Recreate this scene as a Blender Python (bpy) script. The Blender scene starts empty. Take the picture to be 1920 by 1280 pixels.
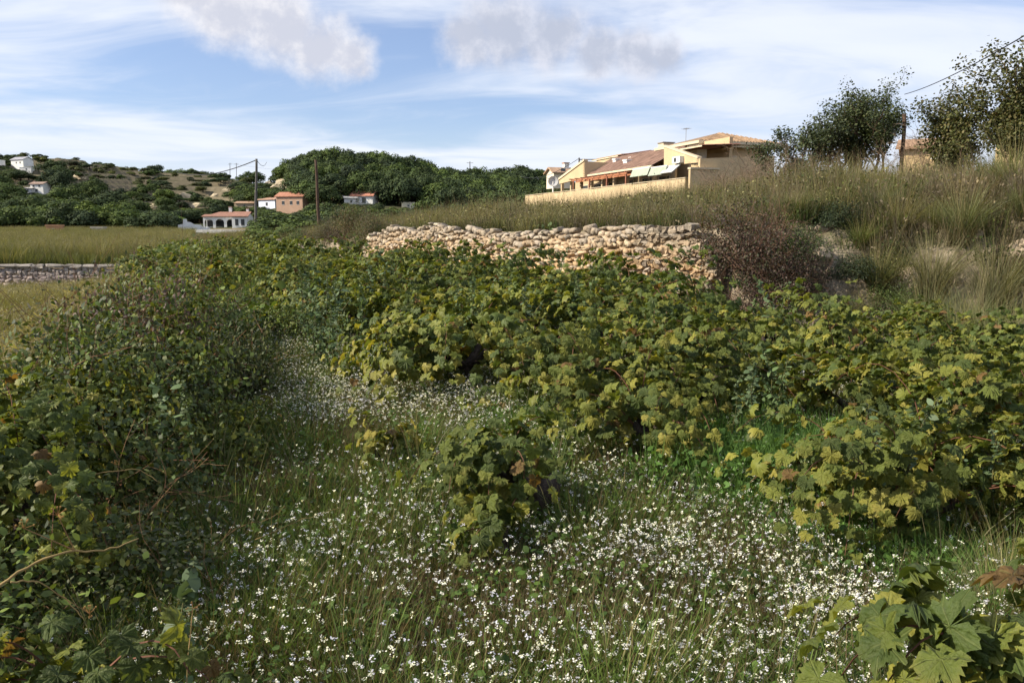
import bpy, math
import numpy as np
from mathutils import Matrix, Vector, Euler

R = math.radians
RNG = np.random.RandomState
scene = bpy.context.scene
col = scene.collection

# ----------------------------------------------------------------------------- camera, sky, sun, exposure
CAM_Z, PITCH, FPX = 1.7, R(8.0), 1493.3
cam_d = bpy.data.cameras.new('camera'); cam = bpy.data.objects.new('camera', cam_d); col.objects.link(cam)
cam.location = (0, 0, CAM_Z); cam.rotation_euler = (R(90) - PITCH, 0, 0)
cam_d.lens = 28; cam_d.sensor_width = 36; cam_d.clip_start = 0.05; cam_d.clip_end = 9000
scene.camera = cam
scene.view_settings.view_transform = 'Standard'; scene.view_settings.look = 'None'
scene.view_settings.gamma = 1; scene.view_settings.use_curve_mapping = False
scene.view_settings.exposure = 0.72
scene.cycles.use_denoising = True
scene.cycles.max_bounces = 6; scene.cycles.diffuse_bounces = 3; scene.cycles.transmission_bounces = 4
scene.cycles.transparent_max_bounces = 8; scene.cycles.use_adaptive_sampling = True
scene.cycles.adaptive_threshold = 0.02; scene.cycles.caustics_reflective = False

SUN_EL = 34.0
SUN_AZ = math.degrees(math.atan2(-0.97, -0.20))
S_DIR = np.array([math.sin(R(SUN_AZ)) * math.cos(R(SUN_EL)), math.cos(R(SUN_AZ)) * math.cos(R(SUN_EL)), math.sin(R(SUN_EL))])
sl = bpy.data.lights.new('sun', 'SUN'); sl.energy = 5.0; sl.angle = R(0.6); sl.color = (1.0, 0.90, 0.73)
so = bpy.data.objects.new('sun', sl); col.objects.link(so)
so.rotation_euler = Vector(-S_DIR).to_track_quat('-Z', 'Y').to_euler(); so.location = (-30, -6, 20)

def ray(px, py):
    """world direction through a point of the photograph"""
    u, v = (px - 960) / FPX, (640 - py) / FPX
    c, s = math.cos(PITCH), math.sin(PITCH)
    return np.array([u, c + v * s, -s + v * c])
def at(px, py, Y):
    d = ray(px, py); return np.array([0, 0, CAM_Z]) + d * (Y / d[1])
def on_z(px, py, z):
    d = ray(px, py); return np.array([0, 0, CAM_Z]) + d * ((z - CAM_Z) / d[2])
def px_of(x, y):
    return 960 + FPX * x / np.maximum(y, 1e-3) * 0.99

class NT:
    """short node wiring"""
    def __init__(s, tree): s.t = tree; s.n = tree.nodes; s.l = tree.links
    def new(s, kind, **kw):
        n = s.n.new(kind)
        for k, v in kw.items(): setattr(n, k, v)
        return n
    def put(s, sock, v):
        if hasattr(v, 'is_output') or isinstance(v, bpy.types.NodeSocket): s.l.new(v, sock)
        elif v is not None: sock.default_value = v
    def math(s, op, a, b=None, c=None, clamp=False):
        n = s.new('ShaderNodeMath', operation=op, use_clamp=clamp)
        for i, v in enumerate((a, b, c)):
            if v is not None: s.put(n.inputs[i], v)
        return n.outputs[0]
    def vmath(s, op, a, b=None, out=0):
        n = s.new('ShaderNodeVectorMath', operation=op)
        s.put(n.inputs[0], a)
        if b is not None: s.put(n.inputs[1], b)
        return n.outputs[out]
    def scale(s, a, f):
        n = s.new('ShaderNodeVectorMath', operation='SCALE'); s.put(n.inputs[0], a); s.put(n.inputs['Scale'], f)
        return n.outputs[0]
    def mix(s, f, a, b, mode='MIX'):
        n = s.new('ShaderNodeMix', data_type='RGBA', blend_type=mode)
        s.put(n.inputs[0], f); s.put(n.inputs[6], a); s.put(n.inputs[7], b); return n.outputs[2]
    def noise(s, vec, scale, detail=4, rough=0.55, dist=0.0, color=False):
        n = s.new('ShaderNodeTexNoise')
        if vec is not None: s.l.new(vec, n.inputs['Vector'])
        n.inputs['Scale'].default_value = scale; n.inputs['Detail'].default_value = detail
        n.inputs['Roughness'].default_value = rough; n.inputs['Distortion'].default_value = dist
        return n.outputs['Color' if color else 0]
    def ss(s, v, a, b, lo=0.0, hi=1.0):
        n = s.new('ShaderNodeMapRange', interpolation_type='SMOOTHSTEP')
        s.put(n.inputs[0], v); n.inputs[1].default_value = a; n.inputs[2].default_value = b
        n.inputs[3].default_value = lo; n.inputs[4].default_value = hi; return n.outputs[0]
    def lin(s, v, a, b, lo=0.0, hi=1.0):
        n = s.new('ShaderNodeMapRange'); s.put(n.inputs[0], v)
        n.inputs[1].default_value = a; n.inputs[2].default_value = b
        n.inputs[3].default_value = lo; n.inputs[4].default_value = hi; return n.outputs[0]

SKY_K = 0.069
def build_world():
    w = bpy.data.worlds.new('World'); scene.world = w; w.use_nodes = True
    N = NT(w.node_tree); N.n.clear()
    out = N.new('ShaderNodeOutputWorld'); bg = N.new('ShaderNodeBackground'); bg.inputs[1].default_value = SKY_K
    N.l.new(bg.outputs[0], out.inputs[0])
    sky = N.new('ShaderNodeTexSky', sky_type='NISHITA', sun_disc=False)
    sky.sun_elevation = R(SUN_EL); sky.sun_rotation = R(SUN_AZ) % (2 * math.pi)
    sky.altitude = 60; sky.air_density = 1.0; sky.dust_density = 0.8; sky.ozone_density = 2.0
    g = N.new('ShaderNodeTexCoord').outputs['Generated']
    d = N.vmath('NORMALIZE', g)
    sep = N.new('ShaderNodeSeparateXYZ'); N.l.new(d, sep.inputs[0])
    z = N.math('MAXIMUM', sep.outputs[2], 0.0)
    k = N.math('DIVIDE', 1.0, N.math('ADD', z, 0.10))
    plane = N.scale(d, k)                                   # a high cloud layer seen in perspective
    mp = N.new('ShaderNodeMapping'); N.l.new(plane, mp.inputs[0])
    mp.inputs['Rotation'].default_value = (0, 0, R(10)); mp.inputs['Scale'].default_value = (0.42, 0.72, 0.0); mp.inputs['Location'].default_value = (3.1, 1.72, 0)
    warp = N.noise(mp.outputs[0], 0.9, 2, 0.5, 0, True)
    pv = N.vmath('ADD', mp.outputs[0], N.scale(N.vmath('SUBTRACT', warp, (0.5, 0.5, 0.5)), 1.5))
    fine = N.noise(pv, 1.35, 6, 0.56)
    side = N.ss(sep.outputs[0], -0.10, 0.35, 0.0, 0.13)
    low = N.ss(z, 0.17, 0.0, 0.0, 0.16)
    cc = ray(700, 170); cc = cc / np.linalg.norm(cc)
    dx = N.vmath('SUBTRACT', d, tuple(cc)); dx = N.vmath('MULTIPLY', dx, (2.4, 1.0, 9.0))
    gap = N.ss(N.vmath('LENGTH', dx, None, 1), 0.10, 1.05, 0.115, 0.0)
    ci = N.math('SUBTRACT', N.math('ADD', N.math('ADD', fine, side), low), gap)
    cim = N.ss(ci, 0.36, 0.66, 0.12, 0.90)
    blue = N.mix(1.0, sky.outputs[0], (1.24, 1.27, 1.48, 1), 'MULTIPLY')
    haze_m = N.ss(z, 0.15, -0.01, 0.0, 0.62)
    blue = N.mix(haze_m, blue, (7.0, 7.9, 8.9, 1))
    wcol = N.mix(N.ss(fine, 0.40, 0.65), (7.2, 7.8, 9.1, 1), (8.3, 8.7, 9.5, 1))
    c = N.mix(cim, blue, wcol)
    # low cumulus puffs
    blobs = [(350, -15, 65), (430, 15, 95), (520, 45, 90), (600, 85, 80), (655, 102, 55), (380, -90, 120),
             (885, 78, 60), (950, 55, 82), (1035, 70, 75), (1120, 96, 55), (1190, 100, 58), (1240, 98, 42)]
    w1 = N.noise(d, 15.0, 4, 0.6, 0, True)
    dw = N.vmath('ADD', d, N.scale(N.vmath('SUBTRACT', w1, (0.5, 0.5, 0.5)), 0.055))
    m = None
    for bx, by, br in blobs:
        c0 = ray(bx, by); n0 = np.linalg.norm(c0)
        q = N.vmath('SUBTRACT', dw, tuple(c0 / n0)); q = N.vmath('MULTIPLY', q, (1, 1, 1.2))
        v = N.lin(N.vmath('LENGTH', q, None, 1), 0.0, 1.5 * br / FPX / n0, 1.0, 0.0)
        m = v if m is None else N.math('SMOOTH_MAX', m, v, 0.12)
    n2 = N.noise(N.vmath('ADD', d, (0.004, 0, -0.006)), 30.0, 5, 0.6)
    d0 = N.math('ADD', m, N.math('MULTIPLY', N.math('SUBTRACT', n2, 0.5), 0.42))
    cm = N.ss(d0, 0.10, 0.72, 0.0, 0.95)
    left = N.ss(sep.outputs[0], 0.02, -0.2)
    lit = N.ss(N.math('SUBTRACT', n2, N.math('MULTIPLY', m, 0.35)), 0.15, 0.52)
    shade = N.mix(left, (4.9, 5.3, 6.4, 1), (6.0, 6.2, 7.1, 1))
    bright = N.mix(left, (7.0, 7.2, 8.1, 1), (8.5, 8.4, 8.7, 1))
    c = N.mix(cm, c, N.mix(lit, shade, bright))
    N.l.new(c, bg.inputs[0])
build_world()

# ----------------------------------------------------------------------------- helpers
def tag(o, label=None, cat=None, group=None, kind=None):
    if label: o['label'] = label
    if cat: o['category'] = cat
    if group: o['group'] = group
    if kind: o['kind'] = kind
    return o
def link(o, parent=None):
    col.objects.link(o)
    if parent is not None: o.parent = parent
    return o
def empty(name, loc=(0, 0, 0), rz=0.0, label=None, cat=None, group=None, scale=None):
    o = bpy.data.objects.new(name, None); o.empty_display_size = 0.1
    o.location = loc; o.rotation_euler = (0, 0, rz)
    if scale is not None: o.scale = (scale,) * 3 if np.isscalar(scale) else scale
    link(o); return tag(o, label, cat, group)

class MB:
    """collects polygons with a colour per vertex"""
    def __init__(s): s.v = []; s.f = []; s.c = []; s.n = 0
    def add(s, v, f, c=(1, 1, 1, 0)):
        v = np.asarray(v, float).reshape(-1, 3); m = len(v)
        c = np.asarray(c, float)
        if c.ndim == 1: c = np.tile(c, (m, 1))
        if c.shape[1] == 3: c = np.hstack([c, np.zeros((m, 1))])
        s.v.append(v); s.c.append(c); b = s.n
        s.f.extend([tuple(int(i) + b for i in q) for q in f]); s.n += m
    def box(s, p0, p1, c=(1, 1, 1, 0)):
        x0, y0, z0 = p0; x1, y1, z1 = p1
        s.add([(x0, y0, z0), (x1, y0, z0), (x1, y1, z0), (x0, y1, z0), (x0, y0, z1), (x1, y0, z1), (x1, y1, z1), (x0, y1, z1)],
              [(0, 3, 2, 1), (4, 5, 6, 7), (0, 1, 5, 4), (1, 2, 6, 5), (2, 3, 7, 6), (3, 0, 4, 7)], c)
    def prism(s, poly, y0, y1, axis='y', c=(1, 1, 1, 0)):
        """polygon of (a, b) pairs swept along an axis"""
        n = len(poly)
        def P(a, b, t): return (a, t, b) if axis == 'y' else ((t, a, b) if axis == 'x' else (a, b, t))
        v = [P(a, b, y0) for a, b in poly] + [P(a, b, y1) for a, b in poly]
        f = [tuple(range(n)), tuple(range(2 * n - 1, n - 1, -1))] + [(i, (i + 1) % n + 0, (i + 1) % n + n, i + n) for i in range(n)]
        s.add(v, f, c)
    def tube(s, pts, radii, k=5, c=(1, 1, 1, 0), cap=True):
        pts = np.asarray(pts, float); m = len(pts)
        radii = np.full(m, radii) if np.isscalar(radii) else np.asarray(radii, float)
        t = np.gradient(pts, axis=0); t /= np.linalg.norm(t, axis=1)[:, None] + 1e-9
        ref = np.array([0.0, 0, 1]) if abs(t[0][2]) < 0.9 else np.array([1.0, 0, 0])
        v = []
        a = np.cross(t[0], ref); a /= np.linalg.norm(a)
        for i in range(m):
            a = a - t[i] * np.dot(a, t[i]); a /= np.linalg.norm(a) + 1e-9
            b = np.cross(t[i], a)
            for j in range(k):
                th = 2 * math.pi * j / k
                v.append(pts[i] + radii[i] * (a * math.cos(th) + b * math.sin(th)))
        f = [(i * k + j, i * k + (j + 1) % k, (i + 1) * k + (j + 1) % k, (i + 1) * k + j) for i in range(m - 1) for j in range(k)]
        if cap and k > 2: f += [tuple(range(k - 1, -1, -1)), tuple((m - 1) * k + j for j in range(k))]
        s.add(v, f, c)
    def mesh(s, name, mat, smooth=False):
        me = bpy.data.meshes.new(name)
        V = np.concatenate(s.v) if s.v else np.zeros((0, 3))
        me.from_pydata(V.tolist(), [], s.f); me.update()
        a = me.attributes.new('tint', 'FLOAT_COLOR', 'POINT')
        if s.c: a.data.foreach_set('color', np.concatenate(s.c).astype(np.float32).ravel())
        if mat is not None:
            for m in (mat if isinstance(mat, (list, tuple)) else [mat]): me.materials.append(m)
        if smooth: me.polygons.foreach_set('use_smooth', [True] * len(me.polygons))
        return me
    def build(s, name, mat, parent=None, smooth=False):
        return link(bpy.data.objects.new(name, s.mesh(name, mat, smooth)), parent)

def fast_mesh(name, V, F, C=None, mat=None, extra=None, smooth=False):
    """V (n,3), F (m,k) equal sided faces"""
    me = bpy.data.meshes.new(name); V = np.asarray(V, np.float32); F = np.asarray(F, np.int32)
    m, k = F.shape
    me.vertices.add(len(V)); me.vertices.foreach_set('co', V.ravel())
    me.loops.add(m * k); me.loops.foreach_set('vertex_index', F.ravel())
    me.polygons.add(m); me.polygons.foreach_set('loop_start', np.arange(0, m * k, k, dtype=np.int32))
    me.update(calc_edges=True)
    if C is not None:
        a = me.attributes.new('tint', 'FLOAT_COLOR', 'POINT'); a.data.foreach_set('color', np.asarray(C, np.float32).ravel())
    for nm, arr in (extra or {}).items():
        a = me.attributes.new(nm, 'FLOAT', 'POINT'); a.data.foreach_set('value', np.asarray(arr, np.float32).ravel())
    if mat is not None: me.materials.append(mat)
    if smooth: me.polygons.foreach_set('use_smooth', np.ones(m, bool))
    me.validate(); return me

def norm(a): return a / (np.linalg.norm(a, axis=-1, keepdims=True) + 1e-9)
def frames(nrm, tip):
    """columns: x = side, y = tip direction, z = normal"""
    nrm = norm(nrm); tip = tip - nrm * np.sum(tip * nrm, -1, keepdims=True); tip = norm(tip)
    side = np.cross(tip, nrm); return np.stack([side, tip, nrm], axis=-1)
def scatter(tv, tf, pos, rot, scl, colr, rim=None):
    """numpy copies of a small template, joined"""
    n, m = len(pos), len(tv)
    V = np.einsum('nij,mj->nmi', rot, tv) * scl.reshape(-1, 1, 1) + pos[:, None, :]
    F = (np.asarray(tf)[None] + (np.arange(n) * m)[:, None, None]).reshape(-1, len(tf[0]))
    C = np.repeat(colr[:, None, :], m, 1)
    return V.reshape(-1, 3), F, C.reshape(-1, 4), (np.tile(rim, n) if rim is not None else None)

# ----------------------------------------------------------------------------- materials
def mat_base(name):
    m = bpy.data.materials.new(name); m.use_nodes = True; N = NT(m.node_tree)
    return m, N, N.n['Principled BSDF'], N.n['Material Output']
def coord(N, kind='Object'): return N.new('ShaderNodeTexCoord').outputs[kind]
def simple(name, rgb, rough=0.85, var=0.25, scale=3.0, bump=0.0, bscale=20.0, use_tint=False, use_obj=False, spec=0.2, metal=0.0):
    m, N, b, o = mat_base(name)
    c = coord(N); v = N.noise(c, scale, 6, 0.6)
    base = (*rgb, 1)
    if use_tint:
        at_ = N.new('ShaderNodeAttribute', attribute_name='tint'); base = N.mix(1.0, base, at_.outputs['Color'], 'MULTIPLY')
    if use_obj:
        oi = N.new('ShaderNodeObjectInfo'); base = N.mix(1.0, base, oi.outputs['Color'], 'MULTIPLY')
    f = N.lin(v, 0.3, 0.7, 1 - var, 1 + var)
    cc = N.new('ShaderNodeCombineColor'); [N.l.new(f, cc.inputs[i]) for i in range(3)]
    N.l.new(N.mix(1.0, base, cc.outputs[0], 'MULTIPLY'), b.inputs['Base Color'])
    b.inputs['Roughness'].default_value = rough; b.inputs['Specular IOR Level'].default_value = spec; b.inputs['Metallic'].default_value = metal
    if bump:
        bn = N.new('ShaderNodeBump'); bn.inputs['Strength'].default_value = bump; bn.inputs['Distance'].default_value = 0.03
        N.l.new(N.noise(c, bscale, 6, 0.65), bn.inputs['Height']); N.l.new(bn.outputs[0], b.inputs['Normal'])
    return m
def leafmat(name, source='tint', trans=0.35, rough=0.55, rimcol=(0.26, 0.22, 0.055), rand=0.0, spec=0.3, rough_noise=None):
    """source: 'tint' vertex colour (alpha = how far the rim has turned), 'object' object colour"""
    m, N, b, o = mat_base(name)
    if source == 'object':
        oi = N.new('ShaderNodeObjectInfo'); c, a = oi.outputs['Color'], oi.outputs['Alpha']
    else:
        t = N.new('ShaderNodeAttribute', attribute_name='tint'); c, a = t.outputs['Color'], t.outputs['Alpha']
    rim = N.new('ShaderNodeAttribute', attribute_name='rim').outputs['Fac']
    nz = N.noise(coord(N), 40.0 if source == 'object' else 14.0, 3, 0.6)
    f = N.math('MULTIPLY', a, N.ss(N.math('ADD', rim, N.math('MULTIPLY', N.math('SUBTRACT', nz, 0.5), 0.9)), 0.35, 1.0))
    c = N.mix(f, c, (*rimcol, 1))
    if rand:
        oi2 = N.new('ShaderNodeObjectInfo'); r = N.lin(oi2.outputs['Random'], 0, 1, 1 - rand, 1 + rand)
        cc = N.new('ShaderNodeCombineColor'); N.l.new(r, cc.inputs[0]); N.l.new(r, cc.inputs[1]); cc.inputs[2].default_value = 1
        c = N.mix(1.0, c, cc.outputs[0], 'MULTIPLY')
    N.l.new(c, b.inputs['Base Color']); b.inputs['Roughness'].default_value = rough; b.inputs['Specular IOR Level'].default_value = spec
    if source == 'object':                                     # ribs of a leaf seen close, and blotches between them
        oc = coord(N); sx = N.new('ShaderNodeSeparateXYZ'); N.l.new(oc, sx.inputs[0]); vm = None
        fl = N.new('ShaderNodeCombineXYZ'); N.l.new(N.math('ABSOLUTE', sx.outputs[0]), fl.inputs[0]); N.l.new(sx.outputs[1], fl.inputs[1])
        for ang in (0, 54, 112):
            d1 = N.math('ABSOLUTE', N.vmath('DOT_PRODUCT', fl.outputs[0], (math.cos(R(ang)), -math.sin(R(ang)), 0), 1)); al = N.vmath('DOT_PRODUCT', fl.outputs[0], (math.sin(R(ang)), math.cos(R(ang)), 0), 1)
            k_ = N.math('MULTIPLY', N.ss(d1, 0.022, 0.006), N.ss(al, 0.0, 0.05)); vm = k_ if vm is None else N.math('MAXIMUM', vm, k_)
        blot = N.noise(oc, 5.0, 4, 0.65)
        c = N.mix(N.ss(blot, 0.42, 0.70, 0.0, 0.55), c, N.mix(1.0, c, (0.62, 0.72, 0.70, 1), 'MULTIPLY'))
        c = N.mix(N.math('MULTIPLY', vm, 0.22), c, (0.26, 0.29, 0.10, 1)); N.l.new(c, b.inputs['Base Color'])
        bn = N.new('ShaderNodeBump'); bn.inputs['Strength'].default_value = 0.7; bn.inputs['Distance'].default_value = 0.02
        N.l.new(N.math('SUBTRACT', N.noise(oc, 7.0, 4, 0.6), N.math('MULTIPLY', vm, 0.35)), bn.inputs['Height']); N.l.new(bn.outputs[0], b.inputs['Normal'])
    tr = N.new('ShaderNodeBsdfTranslucent')
    N.l.new(N.mix(1.0, c, (1.25, 1.15, 0.5, 1), 'MULTIPLY'), tr.inputs[0])
    mx = N.new('ShaderNodeMixShader'); mx.inputs[0].default_value = trans
    N.l.new(b.outputs[0], mx.inputs[1]); N.l.new(tr.outputs[0], mx.inputs[2]); N.l.new(mx.outputs[0], o.inputs[0])
    return m

M = {}
M['vine_leaf'] = leafmat('vine leaf', 'tint', 0.40)
M['vine_leaf_single'] = leafmat('vine leaf single', 'object', 0.40)
M['foliage'] = leafmat('foliage', 'tint', 0.25, 0.6, rand=0.12)
M['tree_leaf'] = leafmat('tree foliage', 'tint', 0.12, 0.75, rand=0.34, spec=0.1)
M['grass'] = leafmat('grass blades', 'tint', 0.35, 0.65, rand=0.2, spec=0.15)
M['petal'] = simple('white petals', (0.80, 0.80, 0.78), 0.8, 0.06)
M['bark'] = simple('dark bark', (0.055, 0.042, 0.034), 0.95, 0.45, 14, 0.8, 45)
M['cane'] = simple('reddish cane', (0.11, 0.05, 0.03), 0.8, 0.3, 20)
M['twig'] = simple('grey twig', (0.20, 0.155, 0.12), 0.9, 0.3, 10, use_tint=True)
M['stone'] = simple('limestone', (1, 1, 1), 0.92, 0.28, 5.0, 0.9, 22, use_obj=True, use_tint=True)
M['earth'] = simple('packed earth', (0.33, 0.245, 0.16), 0.95, 0.35, 4, 0.8, 14)
M['wood'] = simple('weathered pole wood', (0.085, 0.055, 0.04), 0.9, 0.35, 6, 0.5, 30)
M['greypole'] = simple('grey pole', (0.10, 0.095, 0.09), 0.8, 0.25, 6)
M['metal'] = simple('galvanised metal', (0.3, 0.3, 0.3), 0.5, 0.1, 6, metal=0.6)
M['black'] = simple('black cable', (0.03, 0.03, 0.03), 0.6, 0.1)
M['plaster'] = simple('plaster', (1, 1, 1), 0.9, 0.10, 0.9, 0.15, 12, use_tint=True, use_obj=False)
M['tile'] = simple('clay roof tiles', (1, 1, 1), 0.85, 0.3, 2.2, 0.3, 10, use_tint=True)
M['dark'] = simple('dark opening', (0.02, 0.018, 0.017), 0.4, 0.2, spec=0.4)
M['glass'] = simple('window glass', (0.05, 0.055, 0.06), 0.12, 0.1, spec=0.6)
M['paint'] = simple('painted trim', (1, 1, 1), 0.7, 0.12, 2.0, use_tint=True)
M['canvas'] = simple('awning canvas', (0.32, 0.36, 0.29), 0.85, 0.10, 1.3)

# ----------------------------------------------------------------------------- terrain
# foot of the stone wall and of the bank that continues it
W_PTS = np.array([(-60, 150), (-34, 82), (-22, 60), (-13.3, 45), (-4.5, 25), (3.9, 14), (5.0, 12.7), (7.4, 11.6), (10.5, 9.0), (14, 5), (18, -4), (22, -30)], float)
W_H = np.array([0.3, 0.6, 0.8, 1.05, 1.55, 1.72, 1.95, 2.25, 2.3, 2.3, 2.3, 2.3])
W_W = np.array([6, 4, 2.0, 0.9, 0.35, 0.35, 1.8, 2.4, 2.4, 2.4, 2.4, 2.4])
M_PTS = np.array([(-2.6, -20), (-2.7, 0), (-2.6, 3), (-3.1, 6), (-4.0, 9.5), (-5.7, 13.5), (-8.2, 19), (-11.5, 27), (-15.0, 36), (-19.3, 47), (-34, 80)], float)

def poly_sd(x, y, P):
    """signed distance to an open polyline (positive to its right when walked from the first point) and the position along it"""
    x = np.asarray(x, float); y = np.asarray(y, float)
    best = np.full(x.shape, 1e9); sd = np.zeros(x.shape); tt = np.zeros(x.shape)
    for i in range(len(P) - 1):
        a, b = P[i], P[i + 1]; d = b - a; L2 = d @ d
        t = np.clip(((x - a[0]) * d[0] + (y - a[1]) * d[1]) / L2, 0, 1)
        dx, dy = x - (a[0] + t * d[0]), y - (a[1] + t * d[1]); q = np.hypot(dx, dy)
        s = np.sign(dx * d[1] - dy * d[0]); m = q < best
        best = np.where(m, q, best); sd = np.where(m, s * q, sd); tt = np.where(m, i + t, tt)
    return sd, tt
def sst(v, a, b):
    t = np.clip((v - a) / (b - a), 0, 1); return t * t * (3 - 2 * t)
def hash2(i, j, s):
    n = np.sin(i * 127.1 + j * 311.7 + s * 74.7) * 43758.5453; return n - np.floor(n)
def vnoise(x, y, s=0.0):
    i, j = np.floor(x), np.floor(y); u, v = x - i, y - j; u = u * u * (3 - 2 * u); v = v * v * (3 - 2 * v)
    return (hash2(i, j, s) * (1 - u) + hash2(i + 1, j, s) * u) * (1 - v) + (hash2(i, j + 1, s) * (1 - u) + hash2(i + 1, j + 1, s) * u) * v
def fbm(x, y, s=0.0, o=4):
    r = 0; a = 0.5
    for k in range(o): r = r + a * (vnoise(x * 2 ** k, y * 2 ** k, s + k) - 0.5); a *= 0.5
    return r

RIDGE = np.array([  # photo column, distance of crest, ground row at crest, distance where it starts to rise
    (-1500, 380, 340, 190), (-400, 370, 316, 180), (0, 350, 319, 178), (130, 350, 316, 175), (260, 350, 329, 175), (400, 340, 339, 170), (440, 325, 341, 165), (500, 280, 352, 155),
    (570, 240, 340, 144), (620, 228, 336, 138), (740, 226, 344, 138), (830, 240, 356, 140), (920, 250, 358, 145), (1000, 260, 347, 150),
    (1200, 280, 368, 160), (1900, 320, 355, 180), (3400, 320, 370, 180)], float)
def hill(x, y):
    d = np.hypot(x, y); px = np.where(y > 1, 960 + FPX * np.clip(x / np.maximum(y, 1), -1.6, 1.6), np.where(x < 0, -1500, 3400))
    D = np.interp(px, RIDGE[:, 0], RIDGE[:, 1]); yr = np.interp(px, RIDGE[:, 0], RIDGE[:, 2]); D0 = np.interp(px, RIDGE[:, 0], RIDGE[:, 3])
    zt = CAM_Z + (430 - yr) / FPX * D * 1.0
    t = (d - D0) / (D - D0)
    up = np.clip(t, 0, 1); z = 1.9 + (zt - 1.9) * (up ** 1.15)
    ter = sst(-px, -470, -420) * sst(up, 0.02, 0.2)           # cultivated terraces on the left hill
    hstep = 2.3; zz = z + 2.2 * fbm(x / 55, y / 55, 5); q = zz / hstep; fr = q - np.floor(q)
    zter = (np.floor(q) + sst(fr, 0.80, 0.98)) * hstep
    z = z * (1 - ter) + zter * ter
    z = z + fbm(x / 30, y / 30, 2) * 2.0 * up
    z = z - np.clip(t - 1, 0, 3) * (zt - 1.9) * 0.35
    return np.where(t > 0, z, -50.0)
def H(x, y):
    x = np.asarray(x, float); y = np.asarray(y, float)
    # vineyard floor, lower terrace left of the thicket
    sm, tm = poly_sd(x, y, M_PTS)                              # >0 on the right (vineyard) side
    low = -1.15 * sst(-sm, 0.4, 2.4) - 0.35 * sst(-sm, 2, 9)
    z = low + 0.05 * fbm(x / 1.3, y / 1.3, 1)
    # field beyond the grey wall
    gy = 45.0 + (x + 21) * -0.05
    fld = -0.30 + (y - 45) * 0.0150
    lf = sst(-x, 9, 20)
    z = np.where(y > gy, z * (1 - lf) + fld * lf, z)
    b = sst(y, 48, 85); z = z * (1 - b) + fld * b
    z = np.where(y > 150, np.minimum(z, 1.3), z)
    # upper terrace
    sw, tw = poly_sd(x, y, W_PTS); sw = -sw
    f = sst(x, 3.9, 6.6)
    hw = np.interp(np.minimum(tw, 5), np.arange(len(W_H)), W_H) * (1 - f) + 2.05 * f; ww = np.interp(np.minimum(tw, 5), np.arange(len(W_W)), W_W) * (1 - f) + 2.5 * f
    sp = np.maximum(sw, 0)
    ka = 0.030 * (1 - f) + 0.042 * f; kb = 0.0014 * (1 - f)
    kl = np.interp(tw, [0, 3, 4], [0.25, 0.45, 1.0])
    up = np.minimum(hw + (ka * sp + kb * sp ** 2) * kl, 4.25) + 0.18 * fbm(x / 4, y / 4, 8) * sst(sw, 0.5, 4)
    rg = np.abs(fbm(x / 1.6, y / 1.6, 9)) * 1.1 + np.abs(fbm(x / 0.45, y / 0.45, 19)) * 0.42
    up = up - rg * f * sst(sw, 0, 0.6) * (1 - 0.75 * sst(sw, 2.2, 4))
    s_ = sst(sw, 0.02, ww)
    bw = (1 - sst(y, 120, 170))
    lip = s_ * bw
    z = z * (1 - lip) + up * lip - 0.30 * f * rg * sst(sw, -0.6, 0.5) * (1 - sst(sw, 2, 3))
    return np.maximum(z, hill(x, y))

def build_ground():
    # rings around the camera, fine ahead
    r = [0.0, 0.4]
    while r[-1] < 11: r.append(r[-1] + max(0.10, r[-1] * 0.018))
    while r[-1] < 30: r.append(r[-1] + 0.19)
    while r[-1] < 150: r.append(r[-1] * 1.0085)
    while r[-1] < 400: r.append(r[-1] * 1.0045)
    while r[-1] < 6500: r.append(r[-1] * 1.12)
    r = np.array(r)
    a = np.concatenate([np.linspace(-180, -50, 60, endpoint=False), np.linspace(-50, 50, 560, endpoint=False), np.linspace(50, 180, 60, endpoint=False)])
    A, Rr = np.meshgrid(np.radians(a), r); X = Rr * np.sin(A); Y = Rr * np.cos(A); Z = H(X, Y)
    n, m = X.shape; V = np.stack([X, Y, Z], -1).reshape(-1, 3)
    i, j = np.meshgrid(np.arange(n - 1), np.arange(m), indexing='ij'); j2 = (j + 1) % m
    F = np.stack([i * m + j, i * m + j2, (i + 1) * m + j2, (i + 1) * m + j], -1)[:, :, ::-1]
    cut = int(np.searchsorted(r, 150.0))
    def part(name, i0, i1):
        f = F[i0:i1].reshape(-1, 4); ids, inv = np.unique(f, return_inverse=True)
        o = link(bpy.data.objects.new(name, fast_mesh(name, V[ids], inv.reshape(-1, 4), None, M['ground'], smooth=True)))
        tag(o, kind='structure'); return o
    part('ground', 0, cut); part('hills', cut, n - 1)

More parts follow.
